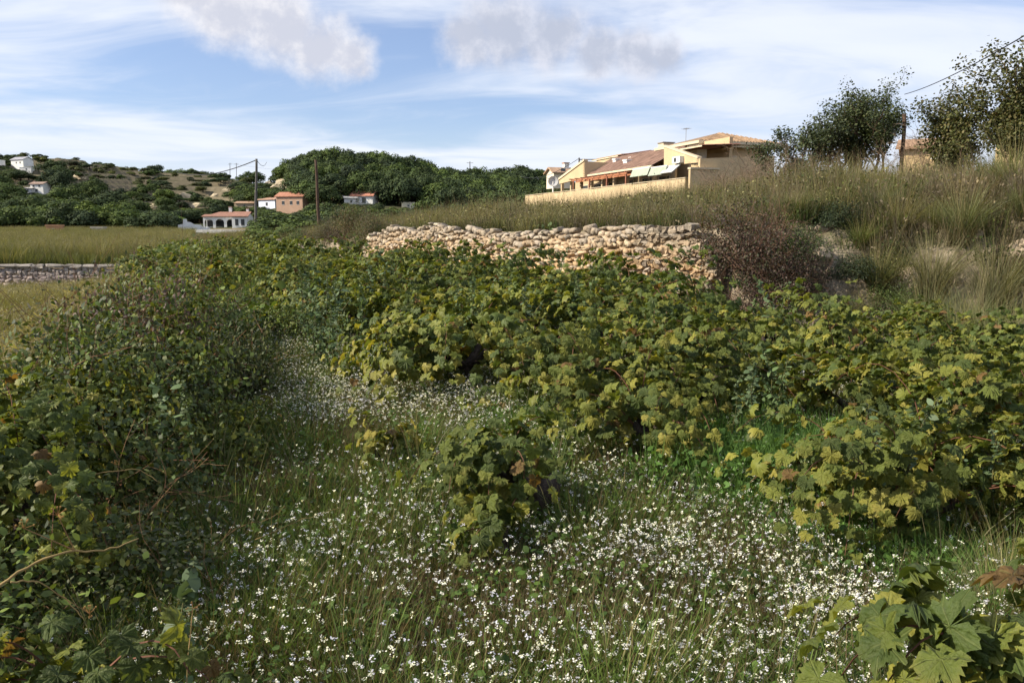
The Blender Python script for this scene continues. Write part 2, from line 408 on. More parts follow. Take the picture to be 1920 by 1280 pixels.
def ground_mat():
    m, N, b, o = mat_base('ground soil and scrub')
    c = coord(N); sep = N.new('ShaderNodeSeparateXYZ'); N.l.new(c, sep.inputs[0])
    g = N.new('ShaderNodeNewGeometry'); sn = N.new('ShaderNodeSeparateXYZ'); N.l.new(g.outputs['Normal'], sn.inputs[0])
    n1 = N.noise(c, 0.5, 6, 0.6); n2 = N.noise(c, 6.0, 6, 0.65); n3 = N.noise(c, 0.06, 5, 0.6); n4 = N.noise(c, 0.28, 7, 0.75)
    soil = N.mix(n2, (0.075, 0.055, 0.032, 1), (0.17, 0.125, 0.075, 1))
    green = N.mix(n2, (0.035, 0.055, 0.014, 1), (0.09, 0.10, 0.03, 1))
    near = N.mix(N.ss(n1, 0.42, 0.6), soil, green)
    dry = N.mix(n2, (0.10, 0.095, 0.045, 1), (0.19, 0.165, 0.085, 1))
    up = N.mix(N.ss(n1, 0.3, 0.7), dry, (0.07, 0.075, 0.03, 1))
    a = N.ss(sep.outputs[2], 0.35, 1.6); far = N.ss(sep.outputs[1], 38, 48); left = N.ss(sep.outputs[2], -0.3, -0.9)
    base = N.mix(N.math('MAXIMUM', N.math('MAXIMUM', a, far), left), near, up)
    steep = N.ss(sn.outputs[2], 0.90, 0.66)
    marl = N.mix(N.ss(N.noise(c, 3.2, 9, 0.75), 0.30, 0.68), (0.10, 0.080, 0.052, 1), (0.40, 0.335, 0.25, 1))
    base = N.mix(steep, base, marl)
    # hillside scrub and dry terraces
    scrub = N.mix(N.ss(n4, 0.35, 0.62), (0.022, 0.032, 0.014, 1), (0.062, 0.066, 0.032, 1))
    scrub = N.mix(N.ss(n3, 0.52, 0.68), scrub, (0.10, 0.09, 0.05, 1))
    pale = N.mix(N.noise(c, 0.9, 5, 0.7), (0.06, 0.05, 0.033, 1), (0.30, 0.245, 0.165, 1))
    st2 = N.ss(sn.outputs[2], 0.975, 0.87)
    hillc = N.mix(N.math('MULTIPLY', st2, 0.8), scrub, pale)
    base = N.mix(N.ss(N.vmath('LENGTH', c, None, 1), 120, 160), base, hillc)
    N.l.new(base, b.inputs['Base Color']); b.inputs['Roughness'].default_value = 0.95; b.inputs['Specular IOR Level'].default_value = 0.1
    bn = N.new('ShaderNodeBump'); bn.inputs['Strength'].default_value = 0.9; bn.inputs['Distance'].default_value = 0.06
    N.l.new(N.noise(c, 9.0, 8, 0.7), bn.inputs['Height']); N.l.new(bn.outputs[0], b.inputs['Normal'])
    return m
M['ground'] = ground_mat()
build_ground()
def hit(px, py, near=100.0):
    """where the sight line meets the hillside"""
    d = ray(px, py); Y = np.arange(near, 420, 0.5); Z = CAM_Z + d[2] * Y / d[1]; g = H(d[0] * Y / d[1], Y); k = np.argmax(g >= Z)
    return float(Y[k]) if (g >= Z).any() else 330.0
def hz(x, y): return float(H(np.array([x]), np.array([y]))[0])

exec_later = []

# ----------------------------------------------------------------------------- plant pieces
def blades(rng, n, h, spread, width, lean, c0, c1, hv=0.35, seg=3, pos=None, az=None, droop=0.5):
    """grass blades as ribbons: base colour c0, tip colour c1"""
    if pos is None:
        r = spread * np.sqrt(rng.rand(n)); t = rng.rand(n) * 6.283; pos = np.stack([r * np.cos(t), r * np.sin(t), np.zeros(n)], 1)
    else: t = rng.rand(n) * 6.283
    if az is None: az = t + rng.randn(n) * 0.7
    hh = h * (1 - hv + 2 * hv * rng.rand(n)); ln = lean * (0.3 + rng.rand(n) * 1.1)
    s = np.linspace(0, 1, seg + 1)
    hor = (ln[:, None] * (s[None] * (1 - droop) + droop * s[None] ** 2.2)) * hh[:, None]
    ver = hh[:, None] * (s[None] - 0.25 * ln[:, None] * s[None] ** 2)
    cen = pos[:, None] + np.stack([hor * np.cos(az)[:, None], hor * np.sin(az)[:, None], ver], -1)
    fa = az + 1.57 + rng.randn(n) * 0.6
    side = np.stack([np.cos(fa), np.sin(fa), np.zeros(n)], 1)
    w = (width * (1 - s ** 1.6) * 0.5)[None, :, None] * (0.6 + 0.8 * rng.rand(n))[:, None, None]
    L = cen - side[:, None] * w; Rr = cen + side[:, None] * w
    V = np.concatenate([L[:, :-1], Rr[:, :-1], cen[:, -1:]], 1); m = 2 * seg + 1
    f = []
    for i in range(seg - 1): f += [(i, seg + i, seg + i + 1), (i, seg + i + 1, i + 1)]
    f.append((seg - 1, 2 * seg - 1, 2 * seg))
    F = (np.array(f)[None] + (np.arange(n) * m)[:, None, None]).reshape(-1, 3)
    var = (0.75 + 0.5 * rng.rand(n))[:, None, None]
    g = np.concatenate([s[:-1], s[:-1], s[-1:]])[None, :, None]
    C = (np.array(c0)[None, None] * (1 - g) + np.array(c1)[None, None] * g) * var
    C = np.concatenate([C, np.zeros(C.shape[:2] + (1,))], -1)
    return V.reshape(-1, 3), F, C.reshape(-1, 4)
def merge(parts):
    V = []; F = []; C = []; n = 0
    for v, f, c in parts: V.append(v); F.append(np.asarray(f) + n); C.append(c); n += len(v)
    return np.concatenate(V), np.concatenate(F), np.concatenate(C)
def tpl(name, parts, mat):
    V, F, C = merge(parts); me = fast_mesh(name, V, F, C, mat); return bpy.data.objects.new(name, me)
def discs(rng, pos, size, colr, up=0.6, k=4):
    n = len(pos); nr = norm(rng.randn(n, 3) * (1 - up) + np.array([0, 0, up])); rot = frames(nr, rng.randn(n, 3))
    a = np.arange(k) * 6.283 / k; tv = np.stack([np.cos(a), np.sin(a), 0 * a], 1) * 0.5
    tf = [(0, i, i + 1) for i in range(1, k - 1)]
    C = np.tile(np.array([*colr, 0.0]), (n, 1)) * np.append(np.ones(3), 0) * (0.85 + 0.3 * rng.rand(n, 1))
    V, F, C, _ = scatter(tv, tf, pos, rot, size * (0.7 + 0.6 * rng.rand(n)), C); return V, F, C
OV = np.array([(0, 0, 0), (0.28, 0.35, 0.03), (0.22, 0.72, 0.0), (0, 1.0, -0.08), (-0.22, 0.72, 0.0), (-0.28, 0.35, 0.03)])
OF = [(0, 1, 5), (1, 2, 4), (1, 4, 5), (2, 3, 4)]
def ovals(rng, pos, size, cols, outward=None, up=0.5, flat=1.0, wid=1.0, jitter=0.6):
    n = len(pos); o = outward if outward is not None else norm(rng.randn(n, 3))
    nr = norm(o * 0.5 + np.array([0, 0, up]) + rng.randn(n, 3) * jitter); tip = o + rng.randn(n, 3) * 0.5 + np.array([0, 0, -0.15])
    rot = frames(nr, tip); cs = np.asarray(cols); C = cs[rng.randint(0, len(cs), n)] * (0.75 + 0.5 * rng.rand(n, 1)); C = np.hstack([C, np.zeros((n, 1))])
    tv = OV * np.array([wid, 1, 1]); V, F, C, _ = scatter(tv, OF, pos, rot, size * (0.6 + 0.8 * rng.rand(n)), C); return V, F, C

def gn_scatter(name, pts, rotz, scl, idx, templates, label, cat, tiltv=None):
    """uncountable ground cover: one object whose points carry instances of the template plants"""
    me = bpy.data.meshes.new(name); n = len(pts); me.vertices.add(n); me.vertices.foreach_set('co', np.asarray(pts, np.float32).ravel())
    rv = np.zeros((n, 3), np.float32); rv[:, 2] = rotz
    if tiltv is not None: rv[:, :2] = tiltv
    a = me.attributes.new('rot', 'FLOAT_VECTOR', 'POINT'); a.data.foreach_set('vector', rv.ravel())
    a = me.attributes.new('scl', 'FLOAT', 'POINT'); a.data.foreach_set('value', np.asarray(scl, np.float32))
    a = me.attributes.new('idx', 'INT', 'POINT'); a.data.foreach_set('value', np.asarray(idx, np.int32))
    o = link(bpy.data.objects.new(name, me)); tag(o, label, cat, kind='stuff')
    c = bpy.data.collections.new(name + ' plants')
    for i, t in enumerate(templates): t.name = '%s_%02d' % (name, i); c.objects.link(t)
    g = bpy.data.node_groups.new(name, 'GeometryNodeTree')
    g.interface.new_socket(name='Geometry', in_out='INPUT', socket_type='NodeSocketGeometry')
    g.interface.new_socket(name='Geometry', in_out='OUTPUT', socket_type='NodeSocketGeometry')
    gi = g.nodes.new('NodeGroupInput'); go = g.nodes.new('NodeGroupOutput')
    ci = g.nodes.new('GeometryNodeCollectionInfo'); ci.inputs['Collection'].default_value = c
    ci.inputs['Separate Children'].default_value = True; ci.inputs['Reset Children'].default_value = True
    ip = g.nodes.new('GeometryNodeInstanceOnPoints'); ip.inputs['Pick Instance'].default_value = True
    def na(nm, dt):
        q = g.nodes.new('GeometryNodeInputNamedAttribute'); q.data_type = dt; q.inputs['Name'].default_value = nm; return q.outputs['Attribute']
    L = g.links; L.new(gi.outputs[0], ip.inputs['Points']); L.new(ci.outputs[0], ip.inputs['Instance'])
    L.new(na('idx', 'INT'), ip.inputs['Instance Index'])
    er = g.nodes.new('FunctionNodeEulerToRotation'); L.new(na('rot', 'FLOAT_VECTOR'), er.inputs[0]); L.new(er.outputs[0], ip.inputs['Rotation'])
    L.new(na('scl', 'FLOAT'), ip.inputs['Scale']); L.new(ip.outputs[0], go.inputs[0])
    md = o.modifiers.new('scatter', 'NODES'); md.node_group = g
    return o
def sample(rng, n, x0, x1, y0, y1): return x0 + (x1 - x0) * rng.rand(n), y0 + (y1 - y0) * rng.rand(n)
def sample_view(rng, n, p0, p1, y0, y1, power=1.0):
    """points in a fan ahead of the camera, density falling with distance"""
    t = rng.rand(n); y = (y0 ** (2 - power) + t * (y1 ** (2 - power) - y0 ** (2 - power))) ** (1 / (2 - power)) if power < 2 else y0 * (y1 / y0) ** t
    px = p0 + (p1 - p0) * rng.rand(n); return (px - 960) / FPX * y, y

# ----------------------------------------------------------------------------- grape vines
def leaf_outline():
    half = [(0, 1.0), (11, .86), (22, .84), (31, .70), (42, .82), (54, .93), (66, .82), (79, .70), (95, .78), (112, .84), (128, .74), (146, .66), (164, .46)]
    fine = []
    for (a0, r0), (a1, r1) in zip(half[:-1], half[1:]): fine += [(a0, r0 * 1.02), ((a0 + a1) / 2 , (r0 + r1) / 2 * 0.93)]
    half = fine + [half[-1]]
    pts = [(r * math.sin(R(a)), r * math.cos(R(a))) for a, r in half]
    return pts + [(-x, y) for x, y in pts[:0:-1]]
def vine_leaf_template(rng, curl):
    o = np.array(leaf_outline()) * 0.62; o *= (1 + 0.07 * rng.randn(len(o), 1))
    mid = o * 0.5; k = len(o)
    P = np.concatenate([[[0, 0]], mid, o]); r = np.hypot(P[:, 0], P[:, 1]); th = np.arctan2(P[:, 0], P[:, 1])
    zz = -curl * r ** 2 * 1.1 + 0.10 * r * np.cos(th * 4 + rng.rand()) + 0.20 * np.abs(P[:, 0]) * (0.6 if rng.rand() < 0.5 else 1.0) + rng.randn(len(P)) * 0.042 * (r > 0.2)
    V = np.stack([P[:, 0], P[:, 1], zz], 1)
    F = []
    n = len(V)
    for i in range(k):
        j = (i + 1) % k
        if i == k // 2: continue                              # the open notch at the stalk
        F.append((0, 1 + j, 1 + i))
        F += [(1 + i, 1 + j, 1 + k + j), (1 + i, 1 + k + j, 1 + k + i)]
    rim = np.clip((r / 0.62) ** 1.6, 0, 1)
    # stalk
    b = len(V); V = np.vstack([V, [(0.012, 0, 0), (-0.012, 0, 0), (0.0, -0.42, -0.12)]]); F.append((b, b + 1, b + 2)); rim = np.append(rim, [0, 0, 0])
    return V, F, rim
_r = RNG(3)
LEAFT = [vine_leaf_template(_r, c) for c in (0.15, 0.35, 0.6, 0.9, 1.2, 0.45)]
LEAF_ME = [fast_mesh('vine_leaf', v, f, None, M['vine_leaf_single'], {'rim': rim}, True) for v, f, rim in LEAFT]
PAL = np.array([(0.125, 0.155, 0.030), (0.078, 0.110, 0.026), (0.185, 0.205, 0.038), (0.27, 0.26, 0.048), (0.38, 0.32, 0.06), (0.19, 0.115, 0.04), (0.31, 0.28, 0.065)])

def make_vine(seed, n_arm=4, n_cane=13, L=(0.8, 1.3), bias=None, trunk_h=0.24, density=1.0, leaf=(0.070, 0.125), autumn=0.35, up=0.9, spread=1.0, extra=0.9, arm_len=0.28):
    rng = RNG(seed)
    trunk = MB(); canes = MB()
    lx, ly = rng.randn(2) * 0.06
    pts = [(0, 0, -0.12), (0.02, 0.01, 0.05), (lx * .6, ly * .6, trunk_h * 0.5), (lx, ly, trunk_h * 0.85), (lx * 1.2, ly * 1.2, trunk_h)]
    trunk.tube(pts, [0.085, 0.07, 0.052, 0.065, 0.05], 8, cap=True)
    ends = []
    a0 = rng.rand() * 6.28
    for i in range(n_arm):
        a = a0 + i * 6.283 / n_arm + rng.randn() * 0.3; l = arm_len * (0.7 + 0.6 * rng.rand())
        if bias is not None and rng.rand() < 0.7: a = bias + rng.randn() * 0.7
        e = np.array([lx + math.cos(a) * l, ly + math.sin(a) * l, trunk_h + 0.10 + rng.rand() * 0.12])
        trunk.tube([(lx, ly, trunk_h * 0.85), (lx + math.cos(a) * l * .5, ly + math.sin(a) * l * .5, trunk_h + 0.01 + rng.rand() * .05), e, e + (0, 0, .03)], [0.045, 0.036, 0.03, 0.012], 6)
        ends.append((e, a))
    P = []; O = []; T = []
    for i in range(n_cane):
        e, a = ends[i % n_arm]; a = a + rng.randn() * 0.8
        if bias is not None and rng.rand() < 0.6: a = bias + rng.randn() * 0.55
        l = L[0] + (L[1] - L[0]) * rng.rand(); el = R(18 + 66 * rng.rand()) * up; k = 9
        d = np.array([math.cos(a) * math.cos(el) * spread, math.sin(a) * math.cos(el) * spread, math.sin(el)]); p = e.copy(); path = [p.copy()]
        for q in range(k):
            d = norm(d + np.array([rng.randn() * 0.10, rng.randn() * 0.10, -0.10 - 0.34 * q / k])); p = p + d * l / k
            if p[2] < 0.06: p[2] = 0.06
            path.append(p.copy())
        path = np.array(path); canes.tube(path, np.linspace(0.0055, 0.002, len(path)), 3, cap=False)
        nl = int(l / 0.050 * density); s = np.linspace(0.10, 1.0, nl)
        cx = np.stack([np.interp(s * k, np.arange(k + 1), path[:, j]) for j in range(3)], 1)
        out = norm(cx - np.array([0, 0, 0.45])); sd = rng.rand(nl) * 6.283
        off = np.stack([np.cos(sd), np.sin(sd), rng.randn(nl) * .5 + 0.15], 1) * (0.05 + 0.07 * rng.rand(nl, 1))
        P.append(cx + off); O.append(norm(out + off * 4)); T.append(s)
        ne = int(nl * extra)
        if ne:
            q = rng.randint(0, nl, ne); off = rng.randn(ne, 3) * np.array([0.11, 0.11, 0.08])
            lowq = (rng.rand(ne) < 0.35)[:, None]; pp = cx[q] + off; pp = np.where(lowq, pp * np.array([1, 1, 0.55]), pp)
            P.append(pp); O.append(norm(out[q] + off * 3)); T.append(s[q])
    P = np.concatenate(P); O = np.concatenate(O); T = np.concatenate(T); n = len(P)
    P[:, 2] = np.maximum(P[:, 2], 0.05)
    nr = norm(O * np.array([1, 1, 0.5]) * 0.75 + np.array([0, 0, 0.55]) + rng.randn(n, 3) * 0.42 + S_DIR * 0.25)
    tip = O * np.array([0.6, 0.6, 0.0]) + np.array([0, 0, -0.9]) + rng.randn(n, 3) * 0.35
    rot = frames(nr, tip); scl = (leaf[0] + (leaf[1] - leaf[0]) * rng.rand(n)) * (1 - 0.35 * T) / 0.62 * 0.8
    au = np.clip(rng.rand(n) * 0.9 + autumn - 0.30 - 0.25 * (P[:, 2] - 0.4), 0, 1.3)
    ci = np.where(au < 0.30, 1, np.where(au < 0.55, 0, np.where(au < 0.78, 2, np.where(au < 0.94, 3, np.where(au < 1.05, 6, 4))))); ci = np.where(rng.rand(n) < 0.022, 5, ci)
    C = PAL[ci] * (0.8 + 0.4 * rng.rand(n, 1)); A = np.clip(au * 1.0 - 0.35 + 0.3 * rng.randn(n), 0, 1)
    return dict(trunk=trunk, canes=canes, P=P, rot=rot, scl=scl, C=np.hstack([C, A[:, None]]), var=rng.randint(0, len(LEAFT), n), seed=seed)

def leaves_mesh(name, vn, sel=None):
    V = []; F = []; C = []; RM = []; n = 0
    for k, (tv, tf, rim) in enumerate(LEAFT):
        q = vn['var'] == k
        if sel is not None: q = q & sel
        if not q.any(): continue
        v, f, c, r = scatter(tv, tf, vn['P'][q], vn['rot'][q], vn['scl'][q], vn['C'][q], rim)
        V.append(v); F.append(f + n); C.append(c); RM.append(r); n += len(v)
    return fast_mesh(name, np.concatenate(V), np.concatenate(F), np.concatenate(C), M['vine_leaf'], {'rim': np.concatenate(RM)}, True)

VINE_GROUP = 'goblet trained grape vines of the old vineyard'
def place_vine_single(vn, x, y, rz, label, s=1.0, cap=300):
    """a vine near the camera: every leaf is a part of its own"""
    t = empty('grape_vine', (x, y, hz(x, y)), rz, label, 'grape vine', VINE_GROUP, s)
    link(bpy.data.objects.new('trunk', vn['trunk'].mesh('trunk', M['bark'], True)), t)
    link(bpy.data.objects.new('canes', vn['canes'].mesh('canes', M['cane'])), t)
    n = len(vn['P']); rng = RNG(vn['seed'] + 5)
    loc = Matrix.Rotation(rz, 3, 'Z')
    wp = np.array([(loc @ Vector(p)) for p in vn['P']]) + np.array([x, y, 0])
    order = np.argsort(wp[:, 1] - wp[:, 2] * 0.7)              # those facing the camera first
    one = order[:cap]; rest = np.zeros(n, bool); rest[order[cap:]] = True
    for i in one:
        o = bpy.data.objects.new('leaf', LEAF_ME[vn['var'][i]]); Rm = vn['rot'][i] * vn['scl'][i]
        mt = Matrix([[*Rm[0], vn['P'][i][0]], [*Rm[1], vn['P'][i][1]], [*Rm[2], vn['P'][i][2]], [0, 0, 0, 1]])
        col.objects.link(o); o.parent = t; o.matrix_local = mt; o.color = vn['C'][i]
    if rest.any():
        o = link(bpy.data.objects.new('inner_leaves', leaves_mesh('inner leaves', vn, rest)), t); o['kind'] = 'stuff'
    return t

VINES = []
def vine_kit():
    for s, kw in enumerate([dict(), dict(n_cane=15, autumn=0.25), dict(n_cane=12, autumn=0.45, L=(0.9, 1.4)), dict(n_cane=14, autumn=0.3, L=(0.7, 1.1)), dict(n_cane=16, autumn=0.38, spread=1.2), dict(n_cane=13, autumn=0.2, up=1.05)]):
        v = make_vine(100 + s, extra=1.9, **kw)
        VINES.append((v['trunk'].mesh('trunk', M['bark'], True), v['canes'].mesh('canes', M['cane']), leaves_mesh('vine_foliage', v)))
vine_kit()
def place_vine_mass(k, x, y, rz, s, label, group=VINE_GROUP):
    t = empty('grape_vine', (x, y, hz(x, y)), rz, label, 'grape vine', group, s)
    a, b, c = VINES[k]
    link(bpy.data.objects.new('trunk', a), t); link(bpy.data.objects.new('canes', b), t)
    o = link(bpy.data.objects.new('foliage', c), t); o['kind'] = 'stuff'
    return t

E1 = np.array([-0.5, 0.866]); E2 = np.array([0.866, 0.5])
def plant_vineyard():
    rng = RNG(11)
    cen = make_vine(201, n_arm=3, n_cane=9, L=(0.5, 0.95), bias=R(235), trunk_h=0.38, leaf=(0.085, 0.14), autumn=0.26, up=0.72, spread=0.7, extra=0.8, arm_len=0.20)
    place_vine_single(cen, -0.02, 4.45, 0.0, 'lone low grape vine with dark twisted trunk, standing in the middle of the white flowers', 0.78)
    ct = [o for o in col.objects if str(o.get('label', '')).startswith('lone low grape vine')][0]
    m = MB(); m.tube([(0.05, -0.06, -.1), (0.13, -0.10, .10), (0.20, -0.16, .22), (0.30, -0.14, .34), (0.36, -0.10, .42)], [.10, .085, .075, .085, .04], 9); m.tube([(0.24, -.15, .26), (0.12, -.2, .38), (0.02, -.18, .5)], [.06, .045, .03], 7)
    m.build('old_arm', M['bark'], ct, True)
    sm = make_vine(202, n_arm=2, n_cane=5, L=(0.3, 0.6), trunk_h=0.22, leaf=(0.12, 0.17), autumn=0.62, extra=0.5, arm_len=0.12)
    place_vine_single(sm, -0.86, 5.35, 0.4, 'stunted small grape vine with few yellow leaves among the white flowers', 0.55)
    fr = make_vine(203, n_arm=3, n_cane=7, L=(0.4, 0.65), trunk_h=0.34, leaf=(0.12, 0.175), autumn=0.36, extra=0.5, up=0.85, arm_len=0.2)
    place_vine_single(fr, 1.50, 1.95, 0.0, 'big leaved grape vine cut off by the bottom edge, its leaves turning yellow and pink', 1.0)
    f2 = make_vine(204, n_arm=2, n_cane=5, L=(0.3, 0.5), trunk_h=0.1, leaf=(0.10, 0.15), autumn=0.38, extra=0.5, arm_len=0.08)
    place_vine_single(f2, -0.04, 3.85, 0.0, 'tiny grape vine seedling low in the flowers in front of the lone vine', 0.75)
    single = [(2.10, 4.0, 205, dict(n_cane=15, autumn=0.45, extra=1.2, spread=1.15, L=(0.75, 1.15)), 'wide grape vine with yellowing leaves over bright green weeds, nearest at the right'),
              (1.0, 5.75, 206, dict(n_cane=12, autumn=0.40, extra=1.0, L=(0.5, 0.85), trunk_h=0.2, arm_len=0.12), 'short thin grape vine low in the grass just beyond the flower strip'),
              (3.0, 3.75, 212, dict(n_cane=13, autumn=0.42, extra=1.1), 'grape vine at the right edge nearest to the camera behind the dry grass clump'),
              (3.15, 5.0, 207, dict(n_cane=15, autumn=0.42, extra=1.2), 'full grape vine at the right edge with a dark trunk gap below it'),
              (2.85, 6.35, 208, dict(n_cane=15, autumn=0.42, extra=1.3, L=(0.9, 1.4)), 'bushy yellow green grape vine beside the patch of bright green weeds'),
              (0.62, 7.1, 209, dict(n_cane=15, autumn=0.40, extra=1.4), 'grape vine bordering the flower strip with browned lower leaves'),
              (1.62, 7.0, 210, dict(n_cane=14, autumn=0.36, extra=1.1, L=(0.9, 1.35), up=1.1), 'upright grape vine with a tall red cane standing above its neighbours'),
              (3.75, 6.6, 211, dict(n_cane=14, autumn=0.38, extra=1.1), 'dense grape vine at the right edge behind the full one')]
    pts = []
    for x, y, sd, kw, lb in single:
        place_vine_single(make_vine(sd, **kw), x, y, rng.rand() * 6.28, lb, 0.88 if x > 2 else 0.97); pts.append((x, y))
    pos = []
    for r in range(-1, 9):
        for k in range(-9, 40):
            p = np.array([0.45, 7.2]) + E1 * (k * 1.42 + (r % 2) * 0.5) + E2 * (r * 1.95) + rng.randn(2) * 0.16
            x, y = p
            if y < 6.2 or (y < 7.8 and r <= 0): continue
            sw, _ = poly_sd(x, y, W_PTS); sm_, _ = poly_sd(x, y, M_PTS)
            if -sw > -0.9: continue
            if r == -1 and y < 16: continue
            if sm_ < 1.0 or abs(px_of(x, y) - 960) > 1250 or y > 44: continue
            if min((x - a) ** 2 + (y - b) ** 2 for a, b in pts) < 0.75: continue
            if rng.rand() < 0.05: continue
            pos.append((y, x, r))
    pos.sort()
    where = ['behind the bushy yellow green vine', 'in the front row along the flower strip', 'in the second row from the flower strip', 'between the rows in the middle of the plot',
             'in the last row below the stone wall', 'at the far left end of the plot', 'on the right below the eroded bank']
    cnt = {}
    for i, (y, x, r) in enumerate(pos):
        sw, tw = poly_sd(x, y, W_PTS)
        ORD = ['first', 'second', 'third', 'fourth', 'fifth', 'sixth', 'seventh', 'eighth', 'ninth', 'tenth', 'eleventh', 'twelfth', 'thirteenth', 'fourteenth', 'fifteenth', 'sixteenth', 'seventeenth']
        if abs(sw) < 2.6: wall_boost = 1.14
        else: wall_boost = 1.0
        if y > 22: lb = 'small looking leafy grape vine far back near the wooden poles'
        else:
            q = max(r, 0); cnt[q] = cnt.get(q, 0) + 1
            lb = '%s grape vine from the near end of the %s' % (ORD[min(cnt[q] - 1, 16)], 'row along the flower strip, dark beneath' if q == 0 else '%s row counted from the flower strip' % ORD[min(q, 16)])
        place_vine_mass(rng.randint(len(VINES)), x, y, rng.rand() * 6.28, (0.98 + 0.26 * rng.rand()) * (0.72 if x > 2.6 and y > 8 else (0.80 if x > 2.2 else wall_boost)), lb)
plant_vineyard()

# ----------------------------------------------------------------------------- dry stone wall
def stone_mesh(seed, grid=3):
    rng = RNG(seed); import bmesh
    bm = bmesh.new(); bmesh.ops.create_cube(bm, size=1.0)
    bmesh.ops.subdivide_edges(bm, edges=bm.edges[:], cuts=1, use_grid_fill=True)
    for v in bm.verts:
        c = np.array(v.co); n = np.linalg.norm(c); c = c * (1 - 0.13 * max(0, (n - 0.5)) / 0.366) + rng.randn(3) * 0.085; v.co = c
    bmesh.ops.triangulate(bm, faces=bm.faces[:])
    me = bpy.data.meshes.new('stone'); bm.to_mesh(me); bm.free()
    a = me.attributes.new('tint', 'FLOAT_COLOR', 'POINT'); a.data.foreach_set('color', np.ones(len(me.vertices) * 4, np.float32))
    me.materials.append(M['stone']); return me
STONES = [stone_mesh(40 + i) for i in range(8)]
def wall_path(P, step=0.05):
    P = np.array(P, float); seg = np.linalg.norm(np.diff(P, axis=0), axis=1); cum = np.concatenate([[0], np.cumsum(seg)])
    def f(t):
        t = np.clip(t, 0, cum[-1] - 1e-6); i = int(np.searchsorted(cum, t, 'right') - 1); u = (t - cum[i]) / seg[i]
        d = (P[i + 1] - P[i]) / seg[i]; return P[i] + (P[i + 1] - P[i]) * u, d
    return f, cum[-1]
def dry_wall(P, zb, zt, palette, label, name, rows_h=(0.10, 0.20), wid=(0.14, 0.42), rough=0.06, seed=5, cap=300, cope=None, batter=0.12, gap=0.012, rot=0.10, top_grey=None, base_off=0.0):
    """P: plan polyline with the face on the left-hand side of travel; zb, zt functions of the run"""
    rng = RNG(seed); f, Ltot = wall_path(P)
    t = empty(name, (*f(Ltot / 2)[0], 0), 0, label, 'wall'); t0 = np.array(t.location)
    items = []
    z = 0.0; row = 0
    while z < 2.4:
        h = rows_h[0] + (rows_h[1] - rows_h[0]) * rng.rand(); s = rng.rand() * 0.2
        while s < Ltot:
            w = wid[0] + (wid[1] - wid[0]) * rng.rand() ** 1.6
            p, d = f(s + w / 2); b = zb(s); tz = zt(s + w / 2) - b; wob = 0.05 * math.sin(s * 1.7 + row) + 0.04 * math.sin(s * 4.1)
            zc = z + h / 2 + wob * min(1, z)
            if zc < tz + 0.03 * rng.randn() and not (rng.rand() < 0.012 and zc > 0.3):
                nrm = np.array([-d[1], d[0]]); hh = h * (0.85 + 0.6 * rng.rand()); zc = zc + 0.015 * rng.randn()
                off = base_off + batter * (tz - zc) + rough * rng.rand()
                near_top = np.clip(1.1 - (tz - zc) / 0.55, 0, 1)
                items.append((p[0] + nrm[0] * off, p[1] + nrm[1] * off, b + zc, w - gap + 0.02 * rng.rand(), 0.26, hh - gap, math.atan2(d[1], d[0]), near_top))
            s += w
        z += h; row += 1
    if cope:
        s = 0
        while s < Ltot:
            w = cope[0] + (cope[1] - cope[0]) * rng.rand(); p, d = f(s + w / 2)
            nrm = np.array([-d[1], d[0]]); zz = zt(s + w / 2)
            if rng.rand() < 0.95: items.append((p[0] + nrm[0] * 0.05, p[1] + nrm[1] * 0.05, zz + 0.09, w - 0.03, 0.4, 0.19, math.atan2(d[1], d[0]), 2.0))
            s += w
    pal = np.array(palette)
    vis = [abs(px_of(q[0], q[1]) - 960) < 1000 for q in items]
    order = sorted(range(len(items)), key=lambda i: (not vis[i], 0 if items[i][7] >= 2 else 1, np.hypot(items[i][0], items[i][1])))
    Vr = []; Fr = []; Cr = []; n = 0
    for rank, i in enumerate(order):
        x, y, zc, w, dp, h, a, nt = items[i]
        c = pal[rng.randint(len(pal))] * (0.72 + 0.5 * rng.rand())
        if top_grey is not None: c = c * (1 - nt * 0.75) + np.array(top_grey) * (0.8 + 0.4 * rng.rand()) * nt * 0.75 if nt <= 1 else np.array(top_grey) * (0.8 + 0.4 * rng.rand())
        k = rng.randint(len(STONES)); flip = rng.randint(2) * math.pi
        Mx = Matrix.Translation((x - t0[0], y - t0[1], zc)) @ Matrix.Rotation(a + flip, 4, 'Z') @ Matrix.Rotation(rng.randn() * (rot if nt < 2 else 0.025), 4, 'Y') @ Matrix.Rotation(rng.randn() * 0.08, 4, 'X') @ Matrix.Diagonal((w, dp, h, 1))
        if rank < cap:
            o = bpy.data.objects.new('stone', STONES[k]); col.objects.link(o); o.parent = t; o.matrix_local = Mx; o.color = (*c, 1)
        else:
            me = STONES[k]; v = np.empty(len(me.vertices) * 3, np.float32); me.vertices.foreach_get('co', v); v = v.reshape(-1, 3)
            ff = np.empty(len(me.loops), np.int32); me.loops.foreach_get('vertex_index', ff)
            mm = np.array(Mx); Vr.append(v @ mm[:3, :3].T + mm[:3, 3]); Fr.append(ff.reshape(-1, 3) + n); Cr.append(np.tile([*c, 1], (len(v), 1))); n += len(v)
    if Vr:
        o = link(bpy.data.objects.new('small_stones', fast_mesh('small stones', np.concatenate(Vr), np.concatenate(Fr), np.concatenate(Cr), M['stone'])), t); o['kind'] = 'stuff'
    # packed earth core behind the face
    core = MB(); k = int(Ltot / 0.5) + 1; v = []
